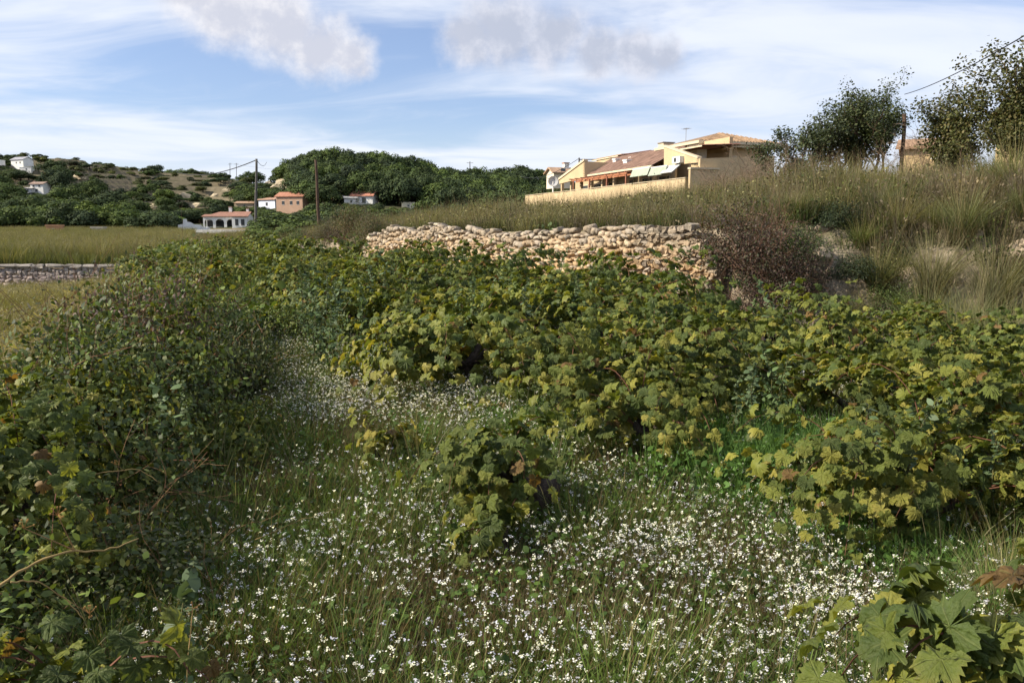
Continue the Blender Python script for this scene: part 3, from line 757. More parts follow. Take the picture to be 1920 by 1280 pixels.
    for j in range(k + 1):
        s = Ltot * j / k; p, d = f(s); nrm = np.array([-d[1], d[0]]); b = zb(s); tz = zt(s)
        o1 = base_off + 0.075; o2 = base_off - 0.35
        for off, zz in ((o1 + batter * (tz - b), b - 0.3), (o1 - 0.03, tz - 0.09), (o2, tz - 0.05), (o2, b - 0.3)):
            v.append((p[0] + nrm[0] * off - t0[0], p[1] + nrm[1] * off - t0[1], zz))
    fc = [(4 * j + q, 4 * j + (q + 1) % 4, 4 * (j + 1) + (q + 1) % 4, 4 * (j + 1) + q) for j in range(k) for q in range(4)]
    core.add(v, fc); core.build('core', M['earth'], t)
    return t
OCHRE = [(0.50, 0.350, 0.205), (0.55, 0.395, 0.24), (0.42, 0.295, 0.17), (0.56, 0.44, 0.29), (0.48, 0.325, 0.18), (0.46, 0.38, 0.29), (0.38, 0.31, 0.24)]
def walls():
    P = [(3.75, 14.2), (-4.3, 24.75)]
    f, Lt = wall_path(P)
    def top(s):
        p, d = f(s); return 1.70 + 0.07 * math.sin(s * 0.8) + 0.05 * math.sin(s * 2.7 + 1) - 0.06 * max(0, s - 12) / 3 - 0.9 * max(0, 0.7 - s)
    dry_wall(P, lambda s: -0.05, top, OCHRE, 'long dry stone retaining wall of pale ochre stones behind the vines', 'stone_wall', rows_h=(0.06, 0.125), wid=(0.07, 0.24), rough=0.03, seed=5, top_grey=(0.30, 0.26, 0.21), base_off=-0.02, rot=0.20)
    P2 = [(-8.2, 32.5), (-10.2, 37), (-14.0, 46.5)]
    f2, L2 = wall_path(P2)
    dry_wall(P2, lambda s: -0.1, lambda s: 0.95 + 0.25 * math.sin(s * 1.1) * math.sin(s * 0.37), [(0.42, 0.33, 0.24), (0.36, 0.28, 0.2), (0.5, 0.4, 0.3)], 'low crumbling far end of the stone wall behind the rust coloured pole', 'stone_wall', rows_h=(0.14, 0.26), wid=(0.2, 0.5), rough=0.2, seed=6, cap=120, top_grey=(0.30, 0.26, 0.22))
    P3 = [(-36, 45.4), (-20.2, 44.6), (-15, 44.3)]
    f3, L3 = wall_path(P3)
    PU = [(0.30, 0.24, 0.22), (0.34, 0.27, 0.25), (0.27, 0.23, 0.22), (0.38, 0.31, 0.28), (0.24, 0.19, 0.18)]
    dry_wall([(x, y) for x, y in P3[::-1]], lambda s: -1.85, lambda s: -0.42, PU, 'grey purple masonry retaining wall with coping stones at the far edge of the lower terrace', 'masonry_wall', rows_h=(0.17, 0.30), wid=(0.2, 0.5), rough=0.04, seed=7, cope=(0.7, 1.3), top_grey=(0.32, 0.29, 0.26), batter=0.02, rot=0.22, gap=0.025)
walls()

# ----------------------------------------------------------------------------- rocks at the foot of the bank
def rock_mesh(seed):
    import bmesh
    rng = RNG(seed); bm = bmesh.new(); bmesh.ops.create_icosphere(bm, subdivisions=3, radius=0.5)
    pl = [(norm(rng.randn(3)), 0.27 + 0.15 * rng.rand()) for _ in range(14)]
    for v in bm.verts:
        c = np.array(v.co)
        for n_, d_ in pl:
            q = c @ n_
            if q > d_: c = c - n_ * (q - d_)
        c = c * (1 + 0.09 * rng.randn() * 0.4); v.co = c
    me = bpy.data.meshes.new('rock'); bm.to_mesh(me); bm.free()
    a = me.attributes.new('tint', 'FLOAT_COLOR', 'POINT'); a.data.foreach_set('color', np.ones(len(me.vertices) * 4, np.float32)); me.materials.append(M['stone']); return me
ROCKS = [rock_mesh(60 + i) for i in range(6)]
def rocks():
    rng = RNG(77)
    spec = [(1492, 500, 13.2, .9, 'large pale rounded boulder near the end of the stone wall'), (1530, 490, 13.3, .75, 'weathered boulder leaning on the large pale one'), (1508, 524, 12.7, .4, 'small rock below the large pale boulder'),
            (1625, 530, 12.2, .55, 'upright pale block of rock in the middle of the bank foot'), (1588, 527, 12.4, .45, 'pale stone beside a dark hollow in the bank foot'), (1700, 545, 11.8, .8, 'broad pale rock face under the big grass tussocks'),
            (1740, 540, 11.6, .6, 'crumbling pale rock right of the broad one'), (1680, 520, 12.2, .5, 'grey stone above the broad rock face'), (1780, 525, 11.6, .5, 'pale rock at the foot of the biggest tussock'),
            (1900, 480, 12.2, .8, 'pale rock ledge at the right edge halfway up the bank'), (1870, 500, 12.0, .5, 'small ledge stone at the right edge'), (1388, 505, 13.7, .3, 'stone tumbled from the broken wall end'),
            (1384, 522, 13.3, .28, 'lower stone tumbled from the broken wall end'), (1400, 535, 13.0, .25, 'flat pale stone in front of the broken wall end'), (1436, 520, 13.0, .3, 'pale stone between wall end and boulders'),
            (1555, 512, 12.9, .4, 'pale lump of rock behind the weathered boulder'), (1655, 548, 11.9, .3, 'reddish stone in the bank foot debris'), (1760, 560, 11.4, .3, 'low grey stone in the debris on the right'), (1536, 432, 14.2, .5, 'pale outcrop high in the bank under the dark bush')]
    for x, y, Y, s, lb in spec:
        d = ray(x, y); ys = np.arange(9.0, 22, 0.05); gg = H(d[0] * ys / d[1], ys); kk = CAM_Z + d[2] * ys / d[1] <= gg; Y = float(ys[np.argmax(kk)]) if kk.any() else Y
        p = at(x, y, Y + 0.1 * s); zc = p[2]
        c = np.array([0.50, 0.40, 0.29]) * (0.8 + 0.35 * rng.rand())
        o = bpy.data.objects.new('rock', ROCKS[rng.randint(6)]); link(o); o.location = (p[0], p[1], zc)
        o.rotation_euler = tuple(rng.rand(3) * 6.28); s *= 0.85; o.scale = (s * 1.15, s * 0.9, s * 0.8); o.color = (*c, 1)
        tag(o, lb, 'rock', 'rocks at the foot of the eroded bank')
rocks()
def rubble():
    rng = RNG(78)
    for i in range(60):
        x, y = sample_view(rng, 1, 1370, 1960, 10.5, 15, 1); x, y = float(x[0]), float(y[0]); sd, _ = poly_sd(x, y, W_PTS)
        if not -0.9 < -sd < 2.2: continue
        s = 0.10 + 0.22 * rng.rand() ** 2; o = link(bpy.data.objects.new('rock', ROCKS[rng.randint(6)])); o.location = (x, y, hz(x, y) + s * .2); o.rotation_euler = tuple(rng.rand(3) * 6.28); o.scale = (s * 1.2, s, s * .8)
        o.color = (*(np.array([0.50, 0.40, 0.29]) * (0.7 + 0.5 * rng.rand())), 1); tag(o, 'small pale stone lying on the eroded bank', 'rock', 'small stones on the eroded bank')
rubble()

# ----------------------------------------------------------------------------- shrubs and brambles
def shrub_parts(seed, rad, n_leaf, size, cols, n_lump=9, stems=14, stem_r=0.006, wid=1.0, stemcol=(0.6, 0.5, 0.4), hollow=0.45, loose=0.15, up=0.45, low=0.0):
    rng = RNG(seed); rad = np.array(rad, float)
    lc = norm(rng.randn(n_lump, 3)) * (0.35 + 0.4 * rng.rand(n_lump, 1)); lc[:, 2] = np.abs(lc[:, 2]) * 0.9 + 0.12
    lr = 0.28 + 0.25 * rng.rand(n_lump)
    li = rng.choice(n_lump, n_leaf, p=lr ** 2 / np.sum(lr ** 2)); o = norm(rng.randn(n_leaf, 3)); rr = (hollow + (1.05 - hollow) * rng.rand(n_leaf)) + loose * np.minimum(rng.randn(n_leaf) ** 2, 2.2) * (rng.rand(n_leaf) < 0.3)
    p = lc[li] + o * (lr[li] * rr)[:, None]; p[:, 2] = np.abs(p[:, 2])
    p = p * rad
    lump_c = (0.75 + 0.5 * rng.rand(n_lump))[li][:, None]
    nrm_o = norm(p / rad * np.array([1, 1, 1]) + o * 0.8)
    V, F, C = ovals(rng, p, size, cols, nrm_o, up, wid=wid); C[:, :3] *= np.repeat(lump_c, len(OV), 0)
    st = MB()
    for i in range(stems):
        j = rng.randint(n_lump); e = (lc[j] + norm(rng.randn(3)) * lr[j] * 0.9) * rad; e[2] = abs(e[2]); b = np.array([rng.randn() * .12 * rad[0], rng.randn() * .12 * rad[1], -0.05])
        m1 = b * 0.6 + e * 0.4 + np.array([0, 0, .18 * rad[2]]) + rng.randn(3) * 0.06 * rad; m2 = b * .25 + e * .75 + np.array([0, 0, .12 * rad[2]]) + rng.randn(3) * 0.05 * rad
        st.tube([b, m1, m2, e], [stem_r * 1.6, stem_r, stem_r * .7, stem_r * .4], 3, (*stemcol, 0), cap=False)
    return V, F, C, st
def shrub_mesh(name, *a, **k):
    V, F, C, st = shrub_parts(*a, **k); return fast_mesh(name, V, F, C, M['foliage']), st.mesh('stems', M['twig'])
def put_shrub(kit, x, y, rz, s, label, cat='bush', name='bush', group=None, z=None, sz=None):
    t = empty(name, (x, y, (hz(x, y) if z is None else z) - 0.03), rz, label, cat, group, (s, s, sz or s))
    o = link(bpy.data.objects.new('foliage', kit[0]), t); o['kind'] = 'stuff'
    link(bpy.data.objects.new('stems', kit[1]), t)
    if len(kit) > 2: link(bpy.data.objects.new('dry_twigs', kit[2]), t)
    return t
DKG = [(0.034, 0.052, 0.017), (0.052, 0.074, 0.021), (0.072, 0.095, 0.026), (0.105, 0.12, 0.034)]
YG = [(0.090, 0.135, 0.026), (0.13, 0.175, 0.034), (0.065, 0.10, 0.022), (0.19, 0.205, 0.042)]
OLV = [(0.075, 0.085, 0.032), (0.10, 0.105, 0.04), (0.055, 0.068, 0.028)]
BRN = [(0.11, 0.07, 0.05), (0.085, 0.055, 0.042), (0.14, 0.095, 0.06)]

def twig_mesh(name, seed, rad, n, r=0.003, c=(0.9, 0.8, 0.7), depth=2, straight=0.5, k=3):
    """a tangle of bare branching twigs"""
    rng = RNG(seed); m = MB(); rad = np.array(rad, float)
    def grow(p, d, l, rr, lev):
        pts = [p]; q = p.copy(); dd = d.copy()
        for i in range(4): dd = norm(dd + rng.randn(3) * (1 - straight) * 0.35); q = q + dd * l / 4; pts.append(q.copy())
        m.tube(pts, np.linspace(rr, rr * 0.5, 5), k, (*(np.array(c) * (0.75 + 0.5 * rng.rand())), 0), cap=False)
        if lev > 0:
            for j in range(3 + rng.randint(2)):
                b = pts[1 + rng.randint(4)]; grow(b, norm(dd + rng.randn(3) * 0.7), l * (0.45 + 0.3 * rng.rand()), rr * 0.6, lev - 1)
    for i in range(n):
        a = rng.rand() * 6.28; e = R(20 + 65 * rng.rand()); d = np.array([math.cos(a) * math.cos(e), math.sin(a) * math.cos(e), math.sin(e)])
        grow(np.array([rng.randn() * .15 * rad[0], rng.randn() * .15 * rad[1], 0.0]), norm(d * rad / rad.max()), rad.max() * (0.5 + 0.5 * rng.rand()) * 0.75, r, depth)
    return m.mesh(name, M['twig'])

def thicket():
    rng = RNG(21)
    bram = []
    for i in range(4):
        fo, st = shrub_mesh('bramble leaves', 300 + i, (0.92, 0.92, 0.68), 12500, 0.031, [DKG, DKG + YG[:2], DKG + OLV, DKG + BRN[:2] + YG[:1]][i], n_lump=12, stems=40, stem_r=0.004, stemcol=(0.8, 0.5, 0.35), wid=1.05, loose=0.3)
        tw = twig_mesh('dry twigs', 320 + i, (1.0, 1.0, 0.8), 14, 0.003, (1.0, 0.72, 0.5), 2)
        bram.append((fo, st, tw))
    lush = []
    for i in range(3):
        fo, st = shrub_mesh('creeper leaves', 340 + i, (0.9, 0.9, 0.62), 3600, 0.078, [YG, YG + DKG[1:3], YG + [(0.20, 0.19, 0.045)]][i], n_lump=11, stems=26, stem_r=0.004, wid=1.9, loose=0.3)
        lush.append((fo, st))
    thorn = []
    fo, st = shrub_mesh('thorn leaves', 360, (0.9, 0.9, 0.7), 3800, 0.030, BRN + DKG[:2], n_lump=9, stems=60, stem_r=0.004, stemcol=(0.55, 0.4, 0.33)); thorn.append((fo, st, twig_mesh('dry twigs', 361, (0.95, 0.95, 0.85), 22, 0.004, (0.75, 0.55, 0.45), 2)))
    G = 'brambles and creepers grown over the terrace edge'
    f, L = wall_path(M_PTS[1:])
    def put(kit, s0, off, sc, label, hs=1.0, zo=0.0):
        p, d = f(s0); n_ = np.array([d[1], -d[0]]); x, y = p + n_ * off
        return put_shrub(kit, x, y, rng.rand() * 6.28, sc, label, 'bramble bush', 'bramble_bush', G, z=hz(x, y) + zo, sz=sc * hs)
    # (distance along the edge, offset toward the vines, kit, scale, height, label)
    put(bram[0], 0.6, 0.25, 1.25, 'dark bramble bush filling the lower left corner in deep shade', 1.0)
    put(lush[0], 1.6, 0.72, 0.62, 'low creeper with large round leaves in the lower left corner', 0.8)
    put(bram[1], 2.4, 0.35, 1.10, 'dark bramble bush second from the lower left corner', 1.0)
    put(bram[2], 3.3, 0.60, 0.95, 'bramble bush with dark hollow beside the tall weed stalk', 0.9)
    put(bram[3], 3.2, -0.7, 1.15, 'yellow flecked bramble bush at the left picture edge', 1.2)
    put(bram[0], 4.5, 0.10, 1.05, 'bramble bush with brown dead stems hanging over its hollow', 1.3)
    put(lush[1], 4.6, -0.8, 0.95, 'bright leaved creeper on the left shoulder of the thicket', 1.3)
    put(bram[1], 5.6, 0.15, 1.15, 'round bramble bush casting its shade onto the flower strip', 1.38)
    put(thorn[0], 6.7, -0.1, 1.15, 'brown thorny bush with bare twigs on the crest of the thicket', 1.6)
    put(bram[2], 7.4, 0.35, 0.95, 'dark bramble bush whose edge bounds the flower strip', 1.65)
    put(lush[2], 6.4, -0.9, 0.9, 'yellow green creeper behind the brown thorny bush', 1.35)
    put(bram[3], 8.6, 0.0, 1.15, 'bramble bush at the bend of the thicket', 1.6)
    put(lush[0], 9.6, -0.1, 1.05, 'bright green creeper on the crest at the bend', 1.5)
    put(bram[1], 10.4, 0.3, 0.9, 'shaded bramble bush beside the tall light green weeds', 1.25)
    k = 0
    names = ['creeper covered hump', 'leafy green bush', 'mixed bramble and creeper clump', 'rounded creeper clump']
    for s0 in np.arange(11.4, 46, 1.25):
        kit = [lush[k % 3], bram[(k + 1) % 4], lush[(k + 1) % 3]][k % 3]
        far = ['with pale shoots', 'full of yellow green leaves', 'dark on its right side', 'low and spreading'][k % 4]
        dist = 'just past the bend' if s0 < 18 else ('halfway along the edge' if s0 < 28 else 'at the far end')
        put(kit, s0, 0.4 + rng.randn() * 0.25, 1.1 + 0.3 * rng.rand() + 0.016 * (s0 - 11), '%s %s %s' % (names[k % 4], far, dist), 1.0); k += 1
        if s0 < 30: put([lush[(k + 1) % 3], bram[k % 4]][k % 2], s0, 1.2 + rng.rand() * 0.4, 0.8 + 0.2 * rng.rand(), 'low %s leaning to the vines, %s' % (['creeper', 'bramble'][k % 2], dist), 0.95)
    # bigger bushes on the left drop, partly outside the frame, added for their shade
    for x, y, s, hs, lb in [(-3.5, 1.6, 1.5, 1.35, 'tall bramble bush added outside the lower left corner for its shade'), (-3.6, 3.4, 1.4, 1.45, 'tall bramble bush added left of the picture edge for its shade'), (-3.9, -0.4, 1.6, 1.5, 'tall unseen bramble bush added behind the camera on the left'),
                            (-3.3, -2.4, 1.6, 1.5, 'unseen bramble bush added behind the camera'), (-4.6, 5.6, 1.25, 1.5, 'bramble bush on the drop at the left picture edge'), (-2.3, -0.6, 1.2, 1.6, 'unseen bramble bush added beside the camera'), (-3.4, 0.7, 1.3, 1.2, 'tall dense bramble bush added unseen left of the camera')]:
        put_shrub(bram[rng.randint(4)], x, y, rng.rand() * 6, s, lb, 'bramble bush', 'bramble_bush', G, z=hz(x, y) if x > -3.2 else -0.5, sz=s * hs * 1.15)
    vk = RNG(123)
    for px_, py_, Y, sc, lb in [(30, 800, 3.6, .62, 'wild grape shoots at the left picture edge on the thicket'), (150, 700, 4.9, .60, 'wild grape shoots on the left shoulder of the thicket'), (290, 620, 6.6, .62, 'wild grape shoots trailing over the crest of the thicket'), (240, 590, 8.0, .7, 'yellow green wild grape behind the thorny bush'),
                            (430, 790, 5.6, .42, 'wild grape shoots hanging down the side of the thicket toward the flowers'), (330, 545, 10.5, .75, 'wild grape spread over the middle of the thicket'), (400, 500, 15.0, .85, 'wild grape heaped on the thicket near the first vines'), (300, 480, 20.0, 1.0, 'wild grape hump at the far part of the thicket'), (360, 478, 25.0, 1.1, 'far wild grape hump below the arched villa')]:
        p = at(px_, py_, Y); g = hz(p[0], p[1]); place_vine_mass(vk.randint(len(VINES)), p[0], p[1], vk.rand() * 6.28, sc, lb, 'wild grape shoots over the thicket'); t_ = [o for o in col.objects if o.get('label') == lb][0]; t_.location[2] = max(g, p[2] - 0.75 * sc)
    bl = make_vine(230, n_arm=2, n_cane=6, L=(0.3, 0.5), trunk_h=0.3, leaf=(0.08, 0.12), autumn=0.28, extra=0.5, arm_len=0.1)
    p = at(130, 1180, 2.1); place_vine_single(bl, p[0], p[1], 1.0, 'shaded wild grape with large leaves in the lower left corner', 0.8); t_ = [o for o in col.objects if str(o.get('label', '')).startswith('shaded wild grape')][0]; t_.location[2] = p[2] - 0.55
    # dead stems rising from the thicket
    tw2 = twig_mesh('bare branches', 390, (1.0, 1.0, 1.3), 5, 0.005, (1.3, 0.95, 0.7), 2, 0.7)
    for px_, py_, Y, s, lb in [(470, 640, 8.0, .55, 'bare reddish brown twigs standing up at the edge of the thicket'), (120, 640, 9.5, .7, 'pale dead branch sticking out left of the thicket'), (250, 850, 4.6, .45, 'tangle of dry stems low in the thicket')]:
        p = at(px_, py_, Y); o = link(bpy.data.objects.new('dead_branch', tw2)); o.location = (p[0], p[1], max(p[2] - 0.35, hz(p[0], p[1]))); o.scale = (s, s, s); o.rotation_euler[2] = rng.rand() * 6
        tag(o, lb, 'dead branch')
    return bram, lush, thorn
BRAM, LUSH, THORN = thicket()

# ----------------------------------------------------------------------------- tall weeds
def weed_mesh(seed, h=0.8, leafy=1.0, c=((0.08, 0.125, 0.05), (0.11, 0.16, 0.07)), nst=1, big=0.05):
    rng = RNG(seed); parts = []; st = MB()
    for q in range(nst):
        hh = h * (0.75 + 0.35 * rng.rand()); lean = rng.randn(2) * 0.12 * hh; b = rng.randn(2) * 0.05 * (nst > 1)
        k = 8; s = np.linspace(0, 1, k); path = np.stack([b[0] + lean[0] * s ** 1.5 + .01 * rng.randn(k), b[1] + lean[1] * s ** 1.5 + .01 * rng.randn(k), hh * s], 1)
        st.tube(path, np.linspace(0.006, 0.002, k), 4, (0.5, 0.6, 0.32, 0), cap=False)
        n = int(46 * leafy); t = 0.08 + 0.9 * rng.rand(n); p = np.stack([np.interp(t, s, path[:, j]) for j in range(3)], 1); a = rng.rand(n) * 6.28
        o = np.stack([np.cos(a), np.sin(a), 0.35 + 0.2 * rng.rand(n)], 1); V, F, C = ovals(rng, p, big * 1.0, c, norm(o), 0.6, wid=1.0)
        parts.append((V, F, C))
        for z0 in (0.25, 0.4, 0.55):                          # side branches
            a = rng.rand() * 6.28; pb = np.array([np.interp(z0, s, path[:, j]) for j in range(3)]); e = pb + np.array([math.cos(a), math.sin(a), 1.1]) * hh * 0.2
            st.tube([pb, (pb + e) / 2 + (0, 0, -.01), e], [0.003, 0.0025, 0.0015], 3, (0.5, 0.6, 0.32, 0), cap=False)
            m = 14; tt = rng.rand(m, 1); parts.append(ovals(rng, pb + (e - pb) * tt, big * 0.65, c, None, 0.6))
        m = int(60 * leafy); tt = rng.rand(m); top = path[-1]; pt = np.stack([np.interp(0.72 + .3 * tt, s, path[:, j]) for j in range(3)], 1) + rng.randn(m, 3) * 0.008 * (1.4 - tt[:, None])
        parts.append(ovals(rng, pt, 0.017, ((0.12, 0.15, 0.07), (0.09, 0.125, 0.055)), None, 0.3, wid=1.6))
    V, F, C = merge(parts); return fast_mesh('weed leaves', V, F, C, M['foliage']), st.mesh('weed stem', M['twig'])
WEEDS = [weed_mesh(500 + i, 0.85, 1.0 + 0.3 * (i % 2), nst=1 + i % 3, big=0.045 + 0.006 * i) for i in range(4)]
def put_weed(k, x, y, s, label, group='tall weeds standing among vines and flowers', rz=0.0):
    t = empty('weed_plant', (x, y, hz(x, y)), rz, label, 'weed', group, s)
    o = link(bpy.data.objects.new('leaves', WEEDS[k][0]), t); o['kind'] = 'stuff'; link(bpy.data.objects.new('stem', WEEDS[k][1]), t); return t
def weeds():
    rng = RNG(31)
    for px_, py_, Y, s, k, lb in [(308, 1300, 2.35, 0.95, 3, 'pale green weed with toothed leaves in the lower left, nearest of the weed stalks'), (345, 1010, 4.5, 1.15, 1, 'tall weed stalk with a seed spike against the dark thicket'),
                                  (1230, 830, 7.2, .9, 0, 'slim weed stalk in the gap under the bordering vines'), (1415, 900, 5.6, 1.0, 1, 'weed stalk rising from the bright green patch'), (1450, 880, 5.9, .9, 2, 'branched weed in the bright green patch'),
                                  (1370, 880, 5.6, .8, 0, 'small weed at the left end of the bright green patch'), (1650, 1120, 3.9, .95, 2, 'bushy weed with broad leaves in front of the nearest vine at the right'), (1700, 1130, 3.8, .8, 3, 'broad leaved weed in front of the nearest right vine'),
                                  (1745, 960, 4.7, 1.0, 1, 'grey green weed spire standing inside the yellowing vines'), (1850, 1120, 3.9, .85, 0, 'thin weed at the right edge among dry grass'), (1290, 1080, 4.1, .55, 0, 'small weed at the edge of the flowers near the bottom'),
                                  (1450, 640, 10.4, 1.15, 2, 'group of grey green weed spires standing above the vines below the bank'), (1420, 640, 10.6, 1.0, 1, 'left weed spire of the group above the vines'), (1480, 640, 10.3, 1.05, 0, 'right weed spire of the group above the vines')]:
        p = on_z(px_, py_, 0.0) if False else at(px_, py_, Y); put_weed(k, p[0], p[1], s, lb, rz=rng.rand() * 6)
    n = 0
    for i in range(60):
        x, y = sample_view(rng, 1, 430, 1250, 8.5, 26, 1.2); x, y = float(x[0]), float(y[0])
        sw, _ = poly_sd(x, y, W_PTS); sm, _ = poly_sd(x, y, M_PTS)
        if -sw > -0.8 or sm < 1.5: continue
        put_weed(rng.randint(4), x, y, 1.1 + 0.4 * rng.rand(), 'green weed spire among the vine mass' if x > -3 else 'light green weed in the patch behind the flower strip', rz=rng.rand() * 6)
weeds()

# ----------------------------------------------------------------------------- ground cover (nobody could count it)
STRAW = ((0.10, 0.095, 0.045), (0.27, 0.245, 0.135)); OLIVE = ((0.06, 0.075, 0.02), (0.20, 0.19, 0.065)); GRN = ((0.035, 0.06, 0.014), (0.125, 0.185, 0.042))
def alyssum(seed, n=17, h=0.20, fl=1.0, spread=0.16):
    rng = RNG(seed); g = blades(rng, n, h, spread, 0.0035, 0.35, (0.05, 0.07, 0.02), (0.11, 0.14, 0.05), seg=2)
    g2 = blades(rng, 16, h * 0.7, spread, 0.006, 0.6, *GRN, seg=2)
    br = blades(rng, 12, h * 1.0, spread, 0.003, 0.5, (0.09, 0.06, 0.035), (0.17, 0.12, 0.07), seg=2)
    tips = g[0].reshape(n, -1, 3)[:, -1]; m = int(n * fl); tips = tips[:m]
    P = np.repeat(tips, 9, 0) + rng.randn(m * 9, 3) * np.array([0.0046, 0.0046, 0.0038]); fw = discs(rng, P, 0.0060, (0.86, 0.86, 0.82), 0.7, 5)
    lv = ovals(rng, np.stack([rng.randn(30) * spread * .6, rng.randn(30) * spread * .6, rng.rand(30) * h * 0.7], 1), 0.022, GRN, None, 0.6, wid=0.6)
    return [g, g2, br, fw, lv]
def ground_cover():
    rng = RNG(41)
    sm = lambda x, y: poly_sd(x, y, M_PTS)[0]; sw = lambda x, y: -poly_sd(x, y, W_PTS)[0]
    # wild flowers
    T = [tpl('t', alyssum(600 + i, 17, 0.16 + 0.03 * (i % 3), [0.75, 0.35, 0.6, 0.2, 0.5][i]), M['grass']) for i in range(5)]
    x, y = sample_view(rng, 36000, -350, 2300, 1.1, 19, 1.1)
    s1 = sm(x, y); e2 = (x - 0) * E2[0] + (y - 7) * E2[1]
    path = sst(s1, 0.9, 1.5) * (1 - sst(e2, -0.5, 0.6)); patch = sst(fbm(x * 0.8, y * 0.8, 23) + 0.5, 0.40, 0.62)
    brown = sst(fbm(x * 0.7 + 9, y * 0.7, 33) + 0.5, 0.5, 0.68)
    prob = path * (0.34 + 0.80 * patch) * (1 - 0.8 * brown) + (1 - path) * (s1 > 1.2) * (sw(x, y) < -0.8) * 0.35 * patch
    prob = prob * (s1 > 0.7) * (1 + 1.8 * sst(y, 6.5, 11))
    k = rng.rand(len(x)) < prob; x, y = x[k], y[k]
    gn_scatter('wildflowers', np.stack([x, y, H(x, y) - 0.01], 1), rng.rand(len(x)) * 6.28, 0.65 + 0.6 * rng.rand(len(x)) ** 1.5, rng.randint(0, 5, len(x)), T, 'carpet of small white alyssum flowers between thicket and vines', 'wildflowers')
    # low green and brown herbs everywhere on the vineyard floor
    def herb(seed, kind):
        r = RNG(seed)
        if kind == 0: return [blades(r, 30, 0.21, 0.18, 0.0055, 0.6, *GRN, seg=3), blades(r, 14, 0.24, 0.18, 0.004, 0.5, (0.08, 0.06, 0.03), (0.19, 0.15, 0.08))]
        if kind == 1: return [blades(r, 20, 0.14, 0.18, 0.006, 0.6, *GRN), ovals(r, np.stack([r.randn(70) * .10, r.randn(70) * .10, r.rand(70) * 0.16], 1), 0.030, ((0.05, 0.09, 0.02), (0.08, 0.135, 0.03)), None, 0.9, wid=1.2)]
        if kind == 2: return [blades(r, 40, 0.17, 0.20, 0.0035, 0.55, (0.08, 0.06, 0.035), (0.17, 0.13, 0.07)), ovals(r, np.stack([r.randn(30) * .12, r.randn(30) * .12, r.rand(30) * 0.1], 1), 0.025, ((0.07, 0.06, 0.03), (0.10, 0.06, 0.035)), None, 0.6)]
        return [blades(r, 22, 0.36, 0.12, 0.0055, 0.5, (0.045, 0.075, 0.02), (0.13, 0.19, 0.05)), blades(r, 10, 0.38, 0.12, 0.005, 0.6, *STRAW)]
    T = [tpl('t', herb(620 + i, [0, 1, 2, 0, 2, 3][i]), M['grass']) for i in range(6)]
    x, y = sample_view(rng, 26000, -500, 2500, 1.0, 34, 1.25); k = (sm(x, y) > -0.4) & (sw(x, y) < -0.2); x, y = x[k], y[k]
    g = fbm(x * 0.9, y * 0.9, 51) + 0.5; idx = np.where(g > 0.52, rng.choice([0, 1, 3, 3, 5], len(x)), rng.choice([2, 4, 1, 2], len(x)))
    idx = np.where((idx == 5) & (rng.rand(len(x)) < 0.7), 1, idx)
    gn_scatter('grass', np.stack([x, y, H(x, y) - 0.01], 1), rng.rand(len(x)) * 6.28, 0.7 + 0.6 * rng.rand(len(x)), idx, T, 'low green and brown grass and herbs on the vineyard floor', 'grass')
    # bright green weeds between two vine rows on the right, pale green weeds behind the flower strip
    def lush(seed, c, h): r = RNG(seed); return [blades(r, 30, h, 0.16, 0.009, 0.4, (0.035, 0.07, 0.015), c), ovals(r, np.stack([r.randn(110) * .11, r.randn(110) * .11, r.rand(110) * h * .8], 1), 0.035, (c, tuple(0.7 * np.array(c))), None, 0.8)]
    T = [tpl('t', lush(640, (0.10, 0.19, 0.045), 0.30), M['grass']), tpl('t', lush(641, (0.12, 0.17, 0.06), 0.34), M['grass'])]
    cs = [(1.95, 5.35, 0.65, 260, 0, 1.0), (2.1, 7.2, 0.6, 110, 1, 0.8), (1.5, 4.4, 0.4, 70, 0, .6), (2.0, 3.7, 0.35, 80, 0, .8), (-4.9, 15.6, 0.9, 300, 1, 2.0), (-6.0, 18.5, 0.9, 200, 1, 2.0), (-0.4, 16.5, 0.9, 90, 1, 2.4), (-4.6, 14.2, .4, 60, 0, .9), (0.2, 6.4, .6, 110, 0, .7)]
    X = []; Yv = []; S = []; I = []
    for cx, cy, r, n, t, s in cs: X += list(cx + rng.randn(n) * r * 0.6); Yv += list(cy + rng.randn(n) * r * 0.8); S += list(s * (0.7 + 0.5 * rng.rand(n))); I += [t] * n
    X, Yv = np.array(X), np.array(Yv)
    gn_scatter('bright_weeds', np.stack([X, Yv, H(X, Yv)], 1), rng.rand(len(X)) * 6.28, S, I, T, 'patches of bright green weeds between the vines', 'weeds')
    # tall dry grass: lower left terrace and the field beyond the grey wall
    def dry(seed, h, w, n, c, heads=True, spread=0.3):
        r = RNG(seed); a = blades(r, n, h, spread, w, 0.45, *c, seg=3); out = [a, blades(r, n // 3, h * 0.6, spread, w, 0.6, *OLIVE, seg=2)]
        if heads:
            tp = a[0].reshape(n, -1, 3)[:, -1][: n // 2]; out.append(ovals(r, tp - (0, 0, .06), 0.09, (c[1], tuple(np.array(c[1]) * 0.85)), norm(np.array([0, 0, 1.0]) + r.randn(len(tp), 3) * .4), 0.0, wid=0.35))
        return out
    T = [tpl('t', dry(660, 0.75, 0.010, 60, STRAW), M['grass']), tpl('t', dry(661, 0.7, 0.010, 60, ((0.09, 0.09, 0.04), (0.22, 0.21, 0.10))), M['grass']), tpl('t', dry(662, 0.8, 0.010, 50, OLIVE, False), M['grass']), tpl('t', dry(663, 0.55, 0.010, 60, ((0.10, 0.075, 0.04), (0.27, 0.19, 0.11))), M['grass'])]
    x, y = sample_view(rng, 9000, -900, 560, 5, 44.2, 0.9); k = sm(x, y) < -0.9; x, y = x[k], y[k]
